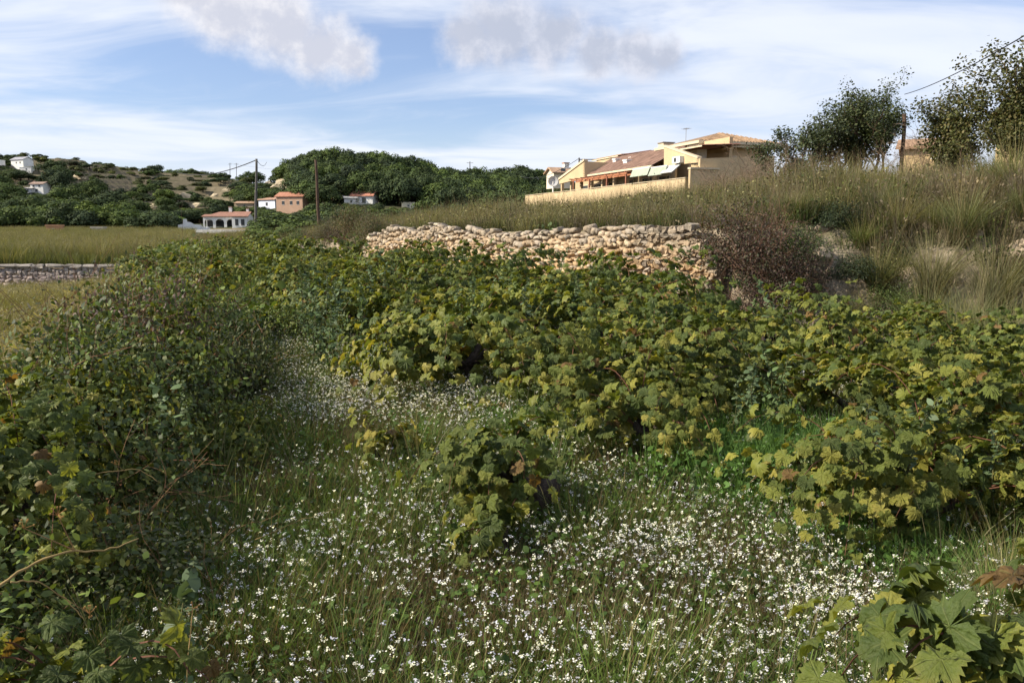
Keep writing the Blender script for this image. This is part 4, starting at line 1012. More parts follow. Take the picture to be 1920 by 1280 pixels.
    g = fbm(x * 0.4, y * 0.4, 61) + 0.5 + 0.12 * rng.randn(len(x)); idx = np.where(g > 0.55, 0, np.where(g > 0.45, 1, np.where(g > 0.38, 3, 2)))
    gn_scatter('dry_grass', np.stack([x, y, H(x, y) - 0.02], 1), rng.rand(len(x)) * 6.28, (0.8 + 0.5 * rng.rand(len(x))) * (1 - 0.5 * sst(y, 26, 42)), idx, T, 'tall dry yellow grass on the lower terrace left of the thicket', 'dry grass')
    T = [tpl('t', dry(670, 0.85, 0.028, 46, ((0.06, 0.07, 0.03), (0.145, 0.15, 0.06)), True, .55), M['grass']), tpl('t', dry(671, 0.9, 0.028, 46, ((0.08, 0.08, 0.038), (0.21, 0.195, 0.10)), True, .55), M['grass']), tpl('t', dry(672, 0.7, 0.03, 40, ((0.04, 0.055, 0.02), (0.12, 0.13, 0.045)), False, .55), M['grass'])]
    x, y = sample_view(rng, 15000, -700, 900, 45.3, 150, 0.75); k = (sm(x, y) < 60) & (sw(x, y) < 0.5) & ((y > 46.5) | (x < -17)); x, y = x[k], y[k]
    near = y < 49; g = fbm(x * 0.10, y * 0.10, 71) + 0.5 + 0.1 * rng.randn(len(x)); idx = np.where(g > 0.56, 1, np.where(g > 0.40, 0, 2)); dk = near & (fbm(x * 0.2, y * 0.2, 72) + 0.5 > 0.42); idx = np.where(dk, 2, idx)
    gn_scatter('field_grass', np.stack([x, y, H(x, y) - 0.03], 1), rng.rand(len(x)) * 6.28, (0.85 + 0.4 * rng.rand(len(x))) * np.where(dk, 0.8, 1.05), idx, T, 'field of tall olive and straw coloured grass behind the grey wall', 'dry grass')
    # upper terrace above the stone wall
    def scrub(seed, c, h, n=54, w=0.012): r = RNG(seed); return [blades(r, n, h, 0.28, w, 0.45, *c), blades(r, 20, h * 1.25, 0.2, 0.007, 0.35, (0.11, 0.09, 0.06), (0.21, 0.165, 0.105)), ovals(r, np.stack([r.randn(70) * .16, r.randn(70) * .16, r.rand(70) * h * 0.9], 1), 0.05, (c[1], c[0]), None, 0.4)]
    T = [tpl('t', scrub(680, ((0.05, 0.068, 0.028), (0.135, 0.155, 0.068)), 0.62), M['grass']), tpl('t', scrub(681, ((0.045, 0.06, 0.02), (0.12, 0.145, 0.045)), 0.5), M['grass']), tpl('t', scrub(682, ((0.08, 0.07, 0.05), (0.19, 0.155, 0.105)), 0.55), M['grass']),
         tpl('t', scrub(683, ((0.03, 0.045, 0.015), (0.07, 0.095, 0.03)), 0.42), M['grass']), tpl('t', scrub(684, ((0.075, 0.08, 0.035), (0.24, 0.225, 0.11)), 0.7), M['grass'])]
    x, y = sample_view(rng, 30000, 300, 2900, 8.5, 95, 0.85); s = sw(x, y); k = (s > 0.02) & (y < 95); x, y, s = x[k], y[k], s[k]
    _, tw = poly_sd(x, y, W_PTS); bank = (tw > 5.2) & (s < 2.3); kp = (~bank) | (rng.rand(len(x)) < np.where(s < 1.2, 0.22, 0.75)); x, y, s, tw = x[kp], y[kp], s[kp], tw[kp]
    g = fbm(x * 0.35, y * 0.35, 81) + 0.5 + 0.10 * rng.randn(len(x)); idx = np.where(g > 0.60, 4, np.where(g > 0.49, 0, np.where(g > 0.40, 1, 2)))
    idx = np.where((s < 1.6) & (rng.rand(len(x)) < 0.45), 3, idx); idx = np.where((s < 3) & (rng.rand(len(x)) < 0.25), 2, idx)
    gn_scatter('terrace_scrub', np.stack([x, y, H(x, y) - 0.03], 1), rng.rand(len(x)) * 6.28, (0.75 + 0.5 * rng.rand(len(x))) * (0.75 + 0.35 * sst(s, 0.3, 3)), idx, T, 'mixed olive grass, dry stalks and herbs on the upper terrace', 'scrub')
ground_cover()

# ----------------------------------------------------------------------------- bank: grass tussocks, bushes
def bank_plants():
    rng = RNG(91)
    def tus(seed, c, h=1.0, n=420):
        r = RNG(seed); a = blades(r, n, h, 0.14, 0.0085, 0.85, *c, hv=0.3, seg=4, droop=0.75); b = blades(r, n // 5, h * 1.25, 0.12, 0.005, 0.35, (0.12, 0.11, 0.05), (0.36, 0.31, 0.15), seg=3); d = blades(r, n // 3, h * .5, 0.16, 0.009, 1.1, (0.12, 0.10, 0.06), (0.25, 0.20, 0.12), seg=3, droop=.9)
        V, F, C = merge([a, b, d]); return fast_mesh('tussock blades', V, F, C, M['grass'])
    C1 = ((0.06, 0.08, 0.032), (0.22, 0.24, 0.11)); C2 = ((0.08, 0.09, 0.038), (0.31, 0.30, 0.15)); C3 = ((0.04, 0.06, 0.02), (0.16, 0.19, 0.06))
    K = [tus(700, C1), tus(701, C2), tus(702, C1, 1.1), tus(703, C3, 0.9)]
    L = [(1760, 330, 12.9, 1.15, 1, 'big pale grass tussock on the crest of the bank'), (1745, 480, 12.3, .95, 0, 'largest fountain of long grass halfway up the bank'), (1880, 390, 12.4, 1.1, 1, 'straw coloured tussock at the right edge on the crest'),
         (1835, 470, 11.6, .9, 2, 'long bladed tussock left of the pale ledge'), (1600, 470, 12.9, .45, 0, 'grey green tussock over the boulders'), (1565, 500, 13.0, .5, 3, 'narrow green tussock behind the boulders'), (1650, 430, 13.2, .75, 2, 'medium tussock between the dark bush and the big tussocks'),
         (1690, 380, 14.0, .85, 1, 'tussock left of the big pale one on the crest'), (1640, 380, 14.5, .8, 0, 'tussock beyond the dark round bush'), (1810, 360, 13.4, 1.0, 0, 'tussock behind the big pale one'), (1900, 330, 14.5, 1.1, 2, 'tall tussock in front of the right hand tree'),
         (1860, 620, 9.6, .95, 3, 'green grass clump at the foot of the bank behind the right vines'), (1790, 600, 10.6, .8, 3, 'dark green clump at the foot of the bank under the broad rock'), (1915, 570, 10.0, .9, 3, 'green clump at the right edge below the ledge'),
         (1480, 400, 14.6, .6, 1, 'small dry tussock above the brown thorn bush'), (1545, 330, 18.0, .65, 1, 'dry tussock under the first almond tree'), (1700, 310, 17.5, .65, 1, 'feathery tussock between the two trees'), (1840, 290, 17.0, .65, 1, 'feathery tussock under the right hand tree'), (1770, 300, 18.5, .65, 2, 'tall grass tussock between the trees, farther back'),
         (1905, 1120, 3.3, .42, 3, 'dry and green grass clump at the right edge in front of the dark gap'), (1870, 1160, 3.1, .38, 1, 'pale dry grass clump at the right edge near the bottom')]
    for x, y, Y, s, k, lb in L:
        p = at(x, y, Y); o = link(bpy.data.objects.new('grass_tussock', K[k])); o.location = (p[0], p[1], hz(p[0], p[1]) - 0.03); o.scale = (s,) * 3; o.rotation_euler[2] = rng.rand() * 6.28
        tag(o, lb, 'grass tussock', 'grass tussocks on the bank')
    for i in range(26):
        x, y = sample_view(rng, 1, 1480, 1990, 10.5, 17, 1); x, y = float(x[0]), float(y[0]); s_, _ = poly_sd(x, y, W_PTS)
        if -s_ < 1.2: continue
        o = link(bpy.data.objects.new('grass_tussock', K[rng.randint(4)])); o.location = (x, y, hz(x, y) - 0.03); o.scale = (0.45 + 0.45 * rng.rand(),) * 3; tag(o, 'smaller grass tussock scattered over the slope of the bank', 'grass tussock', 'grass tussocks on the bank')
    # bushes
    kit = {}
    kit['brown'] = shrub_mesh('purple brown leaves', 720, (1, 1, .9), 9000, 0.035, [(0.075, 0.05, 0.042), (0.10, 0.065, 0.05), (0.06, 0.05, 0.03), (0.05, 0.055, 0.025)], n_lump=9, stems=90, stem_r=0.005, stemcol=(0.55, 0.42, 0.36)) + (twig_mesh('dry twigs', 721, (1.05, 1.05, 1.0), 40, 0.005, (0.72, 0.52, 0.46), 2),)
    kit['dark'] = shrub_mesh('dark leaves', 722, (1, 1, .9), 7500, 0.045, [(0.022, 0.036, 0.016), (0.035, 0.052, 0.02), (0.05, 0.07, 0.025)], n_lump=9, stems=40, stem_r=0.005)
    kit['green'] = shrub_mesh('green leaves', 724, (1, 1, 1.0), 6500, 0.05, [(0.06, 0.10, 0.025), (0.09, 0.13, 0.035), (0.045, 0.07, 0.02)], n_lump=10, stems=40, stem_r=0.004, loose=0.4)
    kit['creeper'] = shrub_mesh('creeper leaves', 726, (1.4, 1.2, .5), 2400, 0.10, YG + [(0.2, 0.19, 0.05)], n_lump=9, stems=20, stem_r=0.004, wid=1.8)
    kit['bare'] = (None, twig_mesh('stems', 730, (1, 1, 1.3), 24, 0.008, (0.95, 0.88, 0.8), 3, .6))
    kit['olive'] = shrub_mesh('olive leaves', 728, (1, 1, 1.1), 6500, 0.04, OLV + BRN[2:], n_lump=11, stems=60, stem_r=0.004, loose=0.6) + (twig_mesh('dry twigs', 729, (1.1, 1.1, 1.2), 20, 0.004, (0.9, 0.75, 0.6), 2, .6),)
    def put(k, x, y, Y, s, lb, hs=1.0, z=None):
        p = at(x, y, Y); zz = hz(p[0], p[1]) if z is None else z
        if kit[k][0] is None:
            s = s * 0.66; t = empty('bare_bush', (p[0], p[1], zz - 0.05), rng.rand() * 6, lb, 'bush', 'leafless bushes on the terrace', (s, s, s * hs)); link(bpy.data.objects.new('stems', kit[k][1]), t); return
        put_shrub(kit[k], p[0], p[1], rng.rand() * 6.28, s, lb, 'bush', 'bush', 'bushes on the bank and terrace', z=zz, sz=s * hs)
    put('brown', 1415, 440, 13.7, 1.05, 'purple brown thorn bush hanging over the broken wall end', 1.25, 1.05)
    put('brown', 1385, 520, 13.4, 0.85, 'lower half of the brown scrub covering the gap in the wall', 1.0)
    put('brown', 1465, 480, 13.3, 0.8, 'right part of the purple brown thorn scrub beside the wall end', 1.3, 0.6)
    put('olive', 1470, 500, 13.6, 0.6, 'olive green bush between brown thorn bush and boulders', 1.2)
    put('dark', 1330, 520, 13.7, 0.42, 'dark round bush at the foot of the wall near its right end', 1.3, 0.35)
    put('dark', 1290, 530, 13.9, 0.35, 'small dark bush at the wall foot left of the larger one', 1.2, 0.3)
    put('dark', 1565, 420, 14.3, 0.50, 'very dark round bush on the crest of the bank', 1.2)
    put('green', 1140, 500, 16.2, 0.38, 'green bush growing out of the face of the stone wall', 1.3, 0.75)
    put('brown', 1165, 500, 16.0, 0.28, 'brown dead bush beside the green one in the wall', 1.6, 0.7)
    put('dark', 1155, 440, 16.8, 0.30, 'dark tuft on the upper courses of the stone wall', 1.3, 1.2)
    put('brown', 735, 480, 23.6, 0.35, 'dark twiggy growth on the left part of the stone wall', 2.0, 0.4)
    put('olive', 700, 470, 25.5, 0.6, 'brownish bush hiding the left end of the stone wall', 1.5)
    put('olive', 660, 450, 29.0, 0.9, 'grey brown scrub beyond the left end of the stone wall', 1.3)
    for q, (x_, y_, Y_, s_, k_, lb_) in enumerate([(1335, 530, 13.2, .5, 'olive', 'olive bush in front of the wall end'), (1368, 470, 13.4, .5, 'brown', 'brown scrub creeping over the last stones of the wall'), (520, 470, 44, 1.0, 'olive', 'scrub at the far end of the low crumbling wall'), (565, 465, 40, .8, 'green', 'green scrub on the low crumbling wall'), (620, 462, 33, .8, 'olive', 'brownish scrub between the two lengths of stone wall'), (645, 468, 30, .7, 'brown', 'dead brown scrub left of the stone wall'), (675, 470, 27, .6, 'olive', 'grey scrub touching the left end of the stone wall'),
        (1500, 450, 13.8, .6, 'green', 'green bush in the hollow of the bank above the boulders'), (1610, 440, 13.4, .55, 'dark', 'shaded green bush in the middle of the bank'), (1650, 500, 12.4, .42, 'olive', 'small olive bush between bank rocks'), (1690, 450, 13.0, .5, 'green', 'green bush under the big tussocks'), (1560, 545, 12.2, .4, 'green', 'grey green herb bush at the foot of the bank'), (1820, 560, 11.0, .5, 'olive', 'bushy herb at the foot of the bank on the right'), (1880, 545, 10.8, .5, 'green', 'green herb bush at the right edge under the ledge'),
        (1480, 545, 12.4, .4, 'olive', 'olive herb bush in front of the boulders'), (1440, 470, 13.8, .6, 'dark', 'dark green bush right of the brown thorn bush'), (1740, 470, 12.6, .45, 'dark', 'dark hollow bush beside the largest grass fountain')]):
        put(k_, x_, y_, Y_, s_, lb_, 1.0)
    put('green', 1235, 400, 20.5, 0.8, 'fresh green bush on the terrace below the yellow boundary wall', 1.2)
    put('dark', 1255, 420, 18.5, 0.6, 'dark bush just above the stone wall', 1.0)
    put('olive', 1320, 400, 19.0, 0.8, 'olive bush above the right part of the stone wall', 1.0)
    put('creeper', 1390, 385, 17.5, 0.8, 'yellow green creeper spreading over the terrace edge', 1.0)
    put('creeper', 1640, 360, 16.5, 0.8, 'yellow green creeper left of the big tussocks', 1.0)
    put('green', 1000, 410, 24.0, 0.7, 'green shrub on the terrace below the end of the yellow wall', 1.0)
    put('olive', 1080, 410, 22.5, 0.7, 'olive shrub halfway along the terrace edge', 1.0)
    put('green', 940, 420, 23.0, 0.6, 'low green shrub above the wall with pink bare soil beside it', 0.9)
    put('olive', 850, 425, 26.0, 0.7, 'grey shrub on the terrace near its left part', 0.9)
    put('dark', 1440, 400, 16.5, 0.7, 'shaded bush behind the brown thorn bush', 1.0)
    put('olive', 1500, 380, 17.0, 0.9, 'olive scrub in front of the first almond tree', 1.0)
    put('bare', 1330, 350, 27.0, 1.5, 'leafless grey bush in front of the brown end wall of the house', 1.1)
    put('bare', 1400, 340, 26.0, 1.9, 'large leafless bush hiding the right part of the house', 1.15)
    put('bare', 1370, 350, 24.0, 1.4, 'smaller leafless bush in front of the large one', 1.0)
    put('bare', 1455, 330, 27.0, 1.8, 'leafless bush between the house and the first almond tree', 1.2)
    put('bare', 1510, 320, 25.0, 1.6, 'leafless bush under the almond trees', 1.0)
    put('bare', 1660, 300, 26.0, 1.5, 'leafless grey bush under the dense almond tree', 1.1)
    put('bare', 1730, 290, 25.0, 2.2, 'tall thin bare bush in the gap between the two trees', 1.4)
    put('bare', 1590, 310, 25.5, 1.6, 'bare brushwood in the middle under the almond trees', 1.0)
    return kit
KIT = bank_plants()

# ----------------------------------------------------------------------------- almond and carob trees on the terrace
def tree_build(seed, h, trunk_r, spread, leaf_n, leaf_s, cols, levels=4, lean=(0, 0), up=0.8, first=0.25, nb=5, clump=0.28, wid=1.0, droop=0.0, clump_n=None):
    rng = RNG(seed); br = MB(); tips = []
    def grow(p, d, l, r, lev):
        pts = [p]; q = p.copy(); dd = d.copy()
        for i in range(5):
            dd = norm(dd + rng.randn(3) * 0.16 + np.array([0, 0, up * 0.12 - droop])); q = q + dd * l / 5; pts.append(q.copy())
        pts = np.array(pts); br.tube(pts, np.linspace(r, r * 0.55, 6), 6 if lev >= levels - 1 else 3, (0.35, 0.30, 0.26, 0), cap=False)
        if lev == 0: tips.extend([pts[k_] * (1 - q_) + pts[min(k_ + 1, 5)] * q_ for k_ in (1, 2, 3, 4, 5) for q_ in (0, .5)]); return
        for j in range(nb):
            i0 = min(5, 2 + rng.randint(4)) if lev < levels else 2 + rng.randint(4)
            a = rng.rand() * 6.283; s = np.array([math.cos(a) * spread, math.sin(a) * spread, 0.25 + up * rng.rand()])
            grow(pts[i0], norm(dd * 0.7 + s * 0.8), l * (0.50 + 0.35 * rng.rand()), r * 0.5, lev - 1)
        if lev < levels: tips.append(pts[-1])
    k = 3
    for i in range(k):
        a = i * 2.1 + rng.rand(); d = norm(np.array([math.cos(a) * 0.35 * spread + lean[0], math.sin(a) * 0.35 * spread + lean[1], 1.0]))
        grow(np.array([math.cos(a) * .1, math.sin(a) * .1, -0.1]), d, h * 0.42, trunk_r, levels - 1)
    tips = np.array(tips); tips = tips[tips[:, 2] > 0.28 * tips[:, 2].max()]; n = leaf_n; c = tips[rng.randint(0, len(tips), n)]; tp = c + np.clip(rng.randn(n, 3), -1.7, 1.7) * clump * np.array([1, 1, 0.75])
    V, F, C = ovals(rng, tp, leaf_s, cols, norm(tp - c + (0, 0, 0.1)), 0.5, wid=wid)
    zs = h / max(1e-3, np.percentile(V[:, 2], 99.5)); return fast_mesh('crown leaves', V * zs, F, C, M['foliage']), br, zs
def right_trees():
    rng = RNG(95)
    AL = [(0.045, 0.062, 0.028), (0.065, 0.085, 0.035), (0.035, 0.048, 0.022), (0.085, 0.10, 0.04)]
    RT = [(0.075, 0.085, 0.028), (0.10, 0.11, 0.035), (0.055, 0.065, 0.024), (0.14, 0.12, 0.045)]
    spec = [(1, 1640, 158, 28.0, 0, 17000, AL, 'dense dark almond tree, tallest of the group beside the house', dict(clump=0.12)),
            (2, 1560, 222, 28.5, 1, 7000, AL, 'almond tree with open crown left of the dense one', dict(clump=0.10)),
            (3, 1485, 235, 27.5, 2, 4500, AL, 'small thin almond tree nearest to the house corner', dict(clump=0.08)),
            (4, 1878, 118, 22.0, 3, 26000, RT, 'large spreading tree with olive leaves at the right edge', dict(clump=0.11)),
            (5, 1800, 210, 22.5, 4, 6000, RT, 'lower leafy tree against the left side of the large one at the right edge', dict(clump=0.10)),
            (6, 1950, 90, 21.5, 3, 22000, RT, 'tree cut off by the right picture edge', dict(clump=0.13)), (7, 1610, 190, 29.5, 1, 9000, AL, 'almond tree squeezed between the dense tree and its open neighbour', dict(clump=0.10))]
    for s, x, ytop, Y, k, n, cols, lb, kw in spec:
        p = at(x, ytop, Y); g = hz(p[0], p[1]); h = p[2] - g
        crown, br, zs = tree_build(800 + s, h, 0.055, 1.0, int(n * 0.95), 0.062, cols, 4, nb=4 if s in (1, 4, 6) else 3, wid=1.2, **kw)
        t = empty('almond_tree' if Y > 25 else 'carob_tree', (p[0], p[1], g), 0, lb, 'tree', 'trees on the upper terrace', {1: (1.2, 1.2, 1), 2: (1.3, 1.3, 1), 4: (1.15, 1.2, 1), 5: (.8, .9, 1), 6: (1.2, 1.3, 1), 7: (.8, 1, 1)}.get(s))
        bo = link(bpy.data.objects.new('trunk', br.mesh('branches', M['twig'])), t); bo.scale = (zs,) * 3
        co = link(bpy.data.objects.new('crown', crown), t); co['kind'] = 'stuff'
    # bare tree beside the big house
    # cut stone heaps near the trees
    for x, y, Y, s in [(1590, 308, 33, .9), (1600, 305, 33.2, .7), (1535, 312, 33, .6), (1612, 300, 33, .5)]:
        p = at(x, y, Y); o = link(bpy.data.objects.new('rock', ROCKS[rng.randint(6)])); o.location = (p[0], p[1], hz(p[0], p[1]) + s * .5); o.scale = (s * 1.2, s, s); o.color = (0.62, 0.58, 0.52, 1); o.rotation_euler[2] = rng.rand() * 6
        tag(o, 'whitish boulder lying under the almond trees', 'rock', 'pale boulders under the trees')
right_trees()

# ----------------------------------------------------------------------------- the row of yellow houses on the terrace
YEL = (0.50, 0.385, 0.235, 0); CREAM = (0.58, 0.49, 0.35, 0); TILE = (0.20, 0.125, 0.095, 0); TILE2 = (0.20, 0.085, 0.06, 0); WHT = (0.74, 0.73, 0.70, 0)
class HF:
    """frame of the house row: u runs along the facade away to the left, w goes back into the building"""
    def __init__(s):
        s.A = at(1285, 335, 60.0); zt = s.A[2]; B = on_z(985, 368, zt); d = (B - s.A)[:2]; s.len = np.linalg.norm(d); s.d = d / s.len
        s.n = np.array([s.d[1], -s.d[0]]); s.rz = math.atan2(s.d[1], s.d[0])
    def Q(s, px, py, w):
        """(u, z) where the sight line meets the facade-parallel plane at depth w"""
        d = ray(px, py); o = np.array([0, 0, CAM_Z]); k = ((s.A[:2] @ s.n) + w) / (d[:2] @ s.n); p = o + d * k
        return ((p[:2] - s.A[:2]) @ s.d, p[2] - s.A[2])
    def E(s, px, py, u):
        """(w, z) on the cross plane at u"""
        d = ray(px, py); k = ((s.A[:2] @ s.d) + u) / (d[:2] @ s.d); p = np.array([0, 0, CAM_Z]) + d * k
        return ((p[:2] - s.A[:2]) @ s.n, p[2] - s.A[2])
HS = HF()
def mirror(m):
    """house-frame pieces are built with y = w pointing back; the empty's y axis points the other way"""
    for v in m.v: v[:, 1] *= -1
    m.f = [tuple(reversed(f)) for f in m.f]; return m
def tiled(m, u0, u1, w0, z0, w1, z1, pitch=0.24, th=0.10, c=TILE, rng=None, skew=0.0):
    """a roof slope with real tile ridges running down it: eave (w0,z0) to ridge (w1,z1)"""
    n = max(2, int(abs(u1 - u0) / pitch)); us = np.linspace(u0, u1, n * 2 + 1); rows = 7
    V = []; C = []; rng = rng or RNG(1)
    for r in range(rows + 1):
        t = r / rows
        for i, u in enumerate(us): V.append((u, w0 + (w1 - w0) * t, z0 + (z1 - z0) * t + (0.06 if i % 2 else 0.0))); C.append(np.array(c) * (0.7 + 0.6 * rng.rand()))
    k = len(us); F = [(r * k + i, r * k + i + 1, (r + 1) * k + i + 1, (r + 1) * k + i) for r in range(rows) for i in range(k - 1)]
    m.add(V, F, np.array(C)); m.add([(u0, w0, z0 - th), (u1, w0, z0 - th), (u1, w1, z1 - th), (u0, w1, z1 - th)], [(0, 1, 2, 3)], c)
    m.add([(u0, w0, z0 - th), (u1, w0, z0 - th), (u1, w0, z0 + .01), (u0, w0, z0 + .01)], [(0, 1, 2, 3)], CREAM)
def house_row():
    A = HS.A; g = -4.2
    def root(name, label, cat, group=None): return empty(name, tuple(A), HS.rz, label, cat, group)
    def B(m, name, mat, parent, **k): return mirror(m).build(name, mat, parent, **k)
    # boundary wall with pillar
    t = root('boundary_wall', 'long low yellow plastered boundary wall in front of the terraced houses', 'wall')
    m = MB(); L = HS.len; n = 12
    for i in range(n):
        m.box((L * i / n + 0.01, 0, -3.4), (L * (i + 1) / n - 0.01, 0.2, 0.0 + 0.03 * math.sin(i * 2.3)), np.array(YEL) * (0.95 + 0.1 * ((i * 7) % 3) / 2))
    B(m, 'wall_panel', M['plaster'], t)
    m = MB(); m.box((-0.02, -0.02, 0.05), (L + .02, 0.22, 0.10), CREAM); B(m, 'coping', M['plaster'], t)
    t = root('garden_wall', 'taller yellow wall in shade at the near corner of the boundary wall', 'wall')
    w1, z1 = HS.E(1345, 322, -0.3); wz, z0 = HS.E(1285, 317, -0.3)
    m = MB(); m.prism([(0.1, g), (w1, g), (w1, z0), (0.1, z0)], -0.5, -0.25, 'x', YEL); B(m, 'wall_panel', M['plaster'], t)
    m = MB(); m.box((-0.6, 0.05, z0), (-0.2, w1, z0 + 0.12), CREAM); B(m, 'coping', M['plaster'], t)
    # ---- ground floor with porch and lean-to roof
    t = root('terraced_house', 'lower yellow house with brown lean-to tile roof, pergola and awnings facing the field', 'house')
    u_r, z_r = HS.Q(1247, 276, 2.2); u_r2, z_rb = HS.Q(1247, 311, 1.0); u_l, z_l = HS.Q(1112, 326, 1.0); uL, _ = HS.Q(1050, 340, 1.0)
    we, wr = 1.0, 4.6; ze = 0.5 * (z_rb + z_l) + 0.1; zr = HS.Q(1200, 287, wr)[1]
    m = MB(); tiled(m, u_r + .05, u_l + 3, we, ze, wr, zr); B(m, 'roof', M['tile'], t)
    m = MB(); m.box((u_r, 3.2, g), (uL + 1, 3.4, ze - 0.15), np.array(YEL) * 0.9); B(m, 'wall', M['plaster'], t)
    m = MB(); m.box((u_r - 5.5, 4.62, g), (uL + 2, 4.9, zr - 0.02), YEL); B(m, 'back_wall', M['plaster'], t)
    rng = RNG(9)
    for i, (a, b) in enumerate([(0.04, .13), (.19, .30), (.37, .46), (.54, .63), (.72, .80), (.88, .96)]):
        u0 = u_r + (uL - u_r) * a; u1 = u_r + (uL - u_r) * b
        m = MB(); m.box((u0, 3.16, -1.9), (u1, 3.19, ze - 0.75), (1, 1, 1, 0)); w = B(m, 'window', M['glass'], t)
        m = MB(); m.box((u0 - .1, 3.13, ze - .75), (u1 + .1, 3.17, ze - .65), CREAM); m.box((u0 - .1, 3.13, -2.0), (u0, 3.17, ze - .65), CREAM); m.box((u1, 3.13, -2.0), (u1 + .1, 3.17, ze - .65), CREAM); B(m, 'frame', M['paint'], w)
    for i in range(9):                                        # porch posts
        u = u_r + (uL - u_r) * i / 8; m = MB(); m.box((u - .13, 1.15, g), (u + .13, 1.41, ze - .12), np.array(YEL) * 0.9); B(m, 'post', M['plaster'], t)
    for i in range(6):                                        # partition walls between the patios
        u = u_r + (uL - u_r) * (i + .4) / 6; m = MB(); m.box((u - .08, 0.25, g), (u + .08, 3.15, -0.1), np.array(YEL) * 0.85); B(m, 'partition', M['plaster'], t)
    m = MB(); m.box((u_r, 0.95, ze - .16), (u_l + 3, 1.12, ze - .02), CREAM); B(m, 'eave_board', M['plaster'], t)
    # gable walls that stand across the lean-to
    for (x0, y0), (x1, y1), zb, w in [((1247, 276), (1311, 298), 308, 1.2)]:
        a = HS.Q(x0, y0, w); b = HS.Q(x1, y1, w); c = HS.Q(x0, zb + 3, w); d = HS.Q(x1, zb - 3, w)
        m = MB(); m.prism([a, b, d, c], w - .1, w + .15, 'y', YEL); B(m, 'gable_wall', M['plaster'], t)
        m = MB(); m.prism([(a[0], a[1] + .02), (b[0], b[1] + .02), (b[0], b[1] + .17), (a[0], a[1] + .17)], w - .16, w + .2, 'y', CREAM); B(m, 'gable_coping', M['plaster'], t)
        m = MB(); m.prism([(w - .1, d[1] - 2.5), (w + 6.5, d[1] - 2.5), (w + 6.5, b[1] + .4), (w - .1, b[1])], b[0] - .3, b[0] - .05, 'x', YEL); B(m, 'side_wall', M['plaster'], t)
        m = MB(); n = 16
        tiled(m, b[0], a[0] - 0.1, w + 0.2, (a[1] + b[1]) / 2 + 0.35, w + 3.6, (a[1] + b[1]) / 2 + 0.55, c=TILE2); B(m, 'side_roof', M['tile'], t)
    a = HS.Q(1098, 302.5, 0.8); b = HS.Q(1050, 338, 0.8); c = HS.Q(1098, 333, 0.8); d = HS.Q(1050, 345, 0.8)
    m = MB(); m.prism([a, b, d, c], 0.7, 0.95, 'y', YEL); B(m, 'gable_wall', M['plaster'], t)
    m = MB(); m.prism([(a[0], a[1] + .02), (b[0], b[1] + .02), (b[0], b[1] + .22), (a[0], a[1] + .22)], 0.6, 1.05, 'y', CREAM); B(m, 'gable_coping', M['plaster'], t)
    e = HS.E(1154, 306, a[0]); m = MB(); m.prism([(0.7, c[1] - .3), (e[0], c[1] - .3), (e[0], e[1]), (0.7, a[1])], a[0] - .02, a[0] + .25, 'x', YEL); B(m, 'cross_wall', M['plaster'], t)
    # pergola beams
    pa = HS.Q(1180, 324, 0.6); pb = HS.Q(1075, 340, 0.6)
    zp = (pa[1] + pb[1]) / 2
    for k in range(2):
        m = MB(); m.box((pa[0], 0.35 + k * 0.5, zp - .05 - .1 * k), (pb[0], 0.45 + k * .5, zp + .08 - .1 * k), (0.36, 0.15, 0.08, 0)); B(m, 'pergola_beam', M['paint'], t)
    for i in range(10):
        u = pa[0] + (pb[0] - pa[0]) * i / 9; m = MB(); m.box((u - .05, 0.15, zp + .09), (u + .05, 2.6, zp + .19), (0.33, 0.14, 0.08, 0)); B(m, 'rafter', M['paint'], t)
    for i in range(4):
        u = pa[0] + (pb[0] - pa[0]) * (i + .05) / 3.2; m = MB(); m.box((u - .06, 0.33, g), (u + .06, 0.45, zp - .06), (0.30, 0.13, 0.08, 0)); B(m, 'pergola_post', M['paint'], t)
    # two pale green awnings hanging in front of the porch
    for (x0, x1, yt0, yt1, yb0, yb1), lb in [((1184, 1216, 318, 315, 331, 329), 'left one of the two hanging pale green awnings'), ((1218, 1248, 315, 312, 329, 327), 'right one of the two hanging pale green awnings')]:
        a = HS.Q(x0, yt0, 0.5); b = HS.Q(x1, yt1, 0.5); c = HS.Q(x1, yb1, 0.35); d = HS.Q(x0, yb0, 0.35)
        tt = root('awning', lb, 'awning', 'awnings of the lower house')
        m = MB(); n = 14; V = []
        for i in range(n + 1):
            u = a[0] + (b[0] - a[0]) * i / n; wv = 0.03 * math.sin(i * 1.9)
            V += [(u, 0.62, (a[1] + b[1]) / 2), (u, 0.35 + wv, (c[1] + d[1]) / 2), (u, 0.37 + wv, (c[1] + d[1]) / 2), (u, 0.64, (a[1] + b[1]) / 2)]
        F = [(4 * i + j, 4 * i + (j + 1) % 4, 4 * i + 4 + (j + 1) % 4, 4 * i + 4 + j) for i in range(n) for j in range(4)]
        m.add(V, F, (1, 1, 1, 0)); B(m, 'cloth', M['canvas'], tt); m = MB(); m.box((b[0], .6, (a[1] + b[1]) / 2), (a[0], .7, (a[1] + b[1]) / 2 + .08), (0.7, 0.7, 0.68, 0)); B(m, 'roller', M['paint'], tt)
    a = HS.Q(1250, 312, 0.8); b = HS.Q(1272, 310, 0.8); tt = root('awning', 'small folded white awning under the gable wall', 'awning')
    m = MB(); m.prism([(0.2, a[1] - .55), (0.25, a[1] - .6), (1.05, a[1] + .02), (1.0, a[1] + .07)], b[0], a[0], 'x', (0.55, 0.56, 0.55, 0)); B(m, 'cloth', M['paint'], tt)
    # air conditioner on the gable wall
    a = HS.Q(1264, 295, 0.9); b = HS.Q(1278, 305, 0.9); tt = root('air_conditioner', 'white air conditioner unit on the yellow gable wall', 'air conditioner')
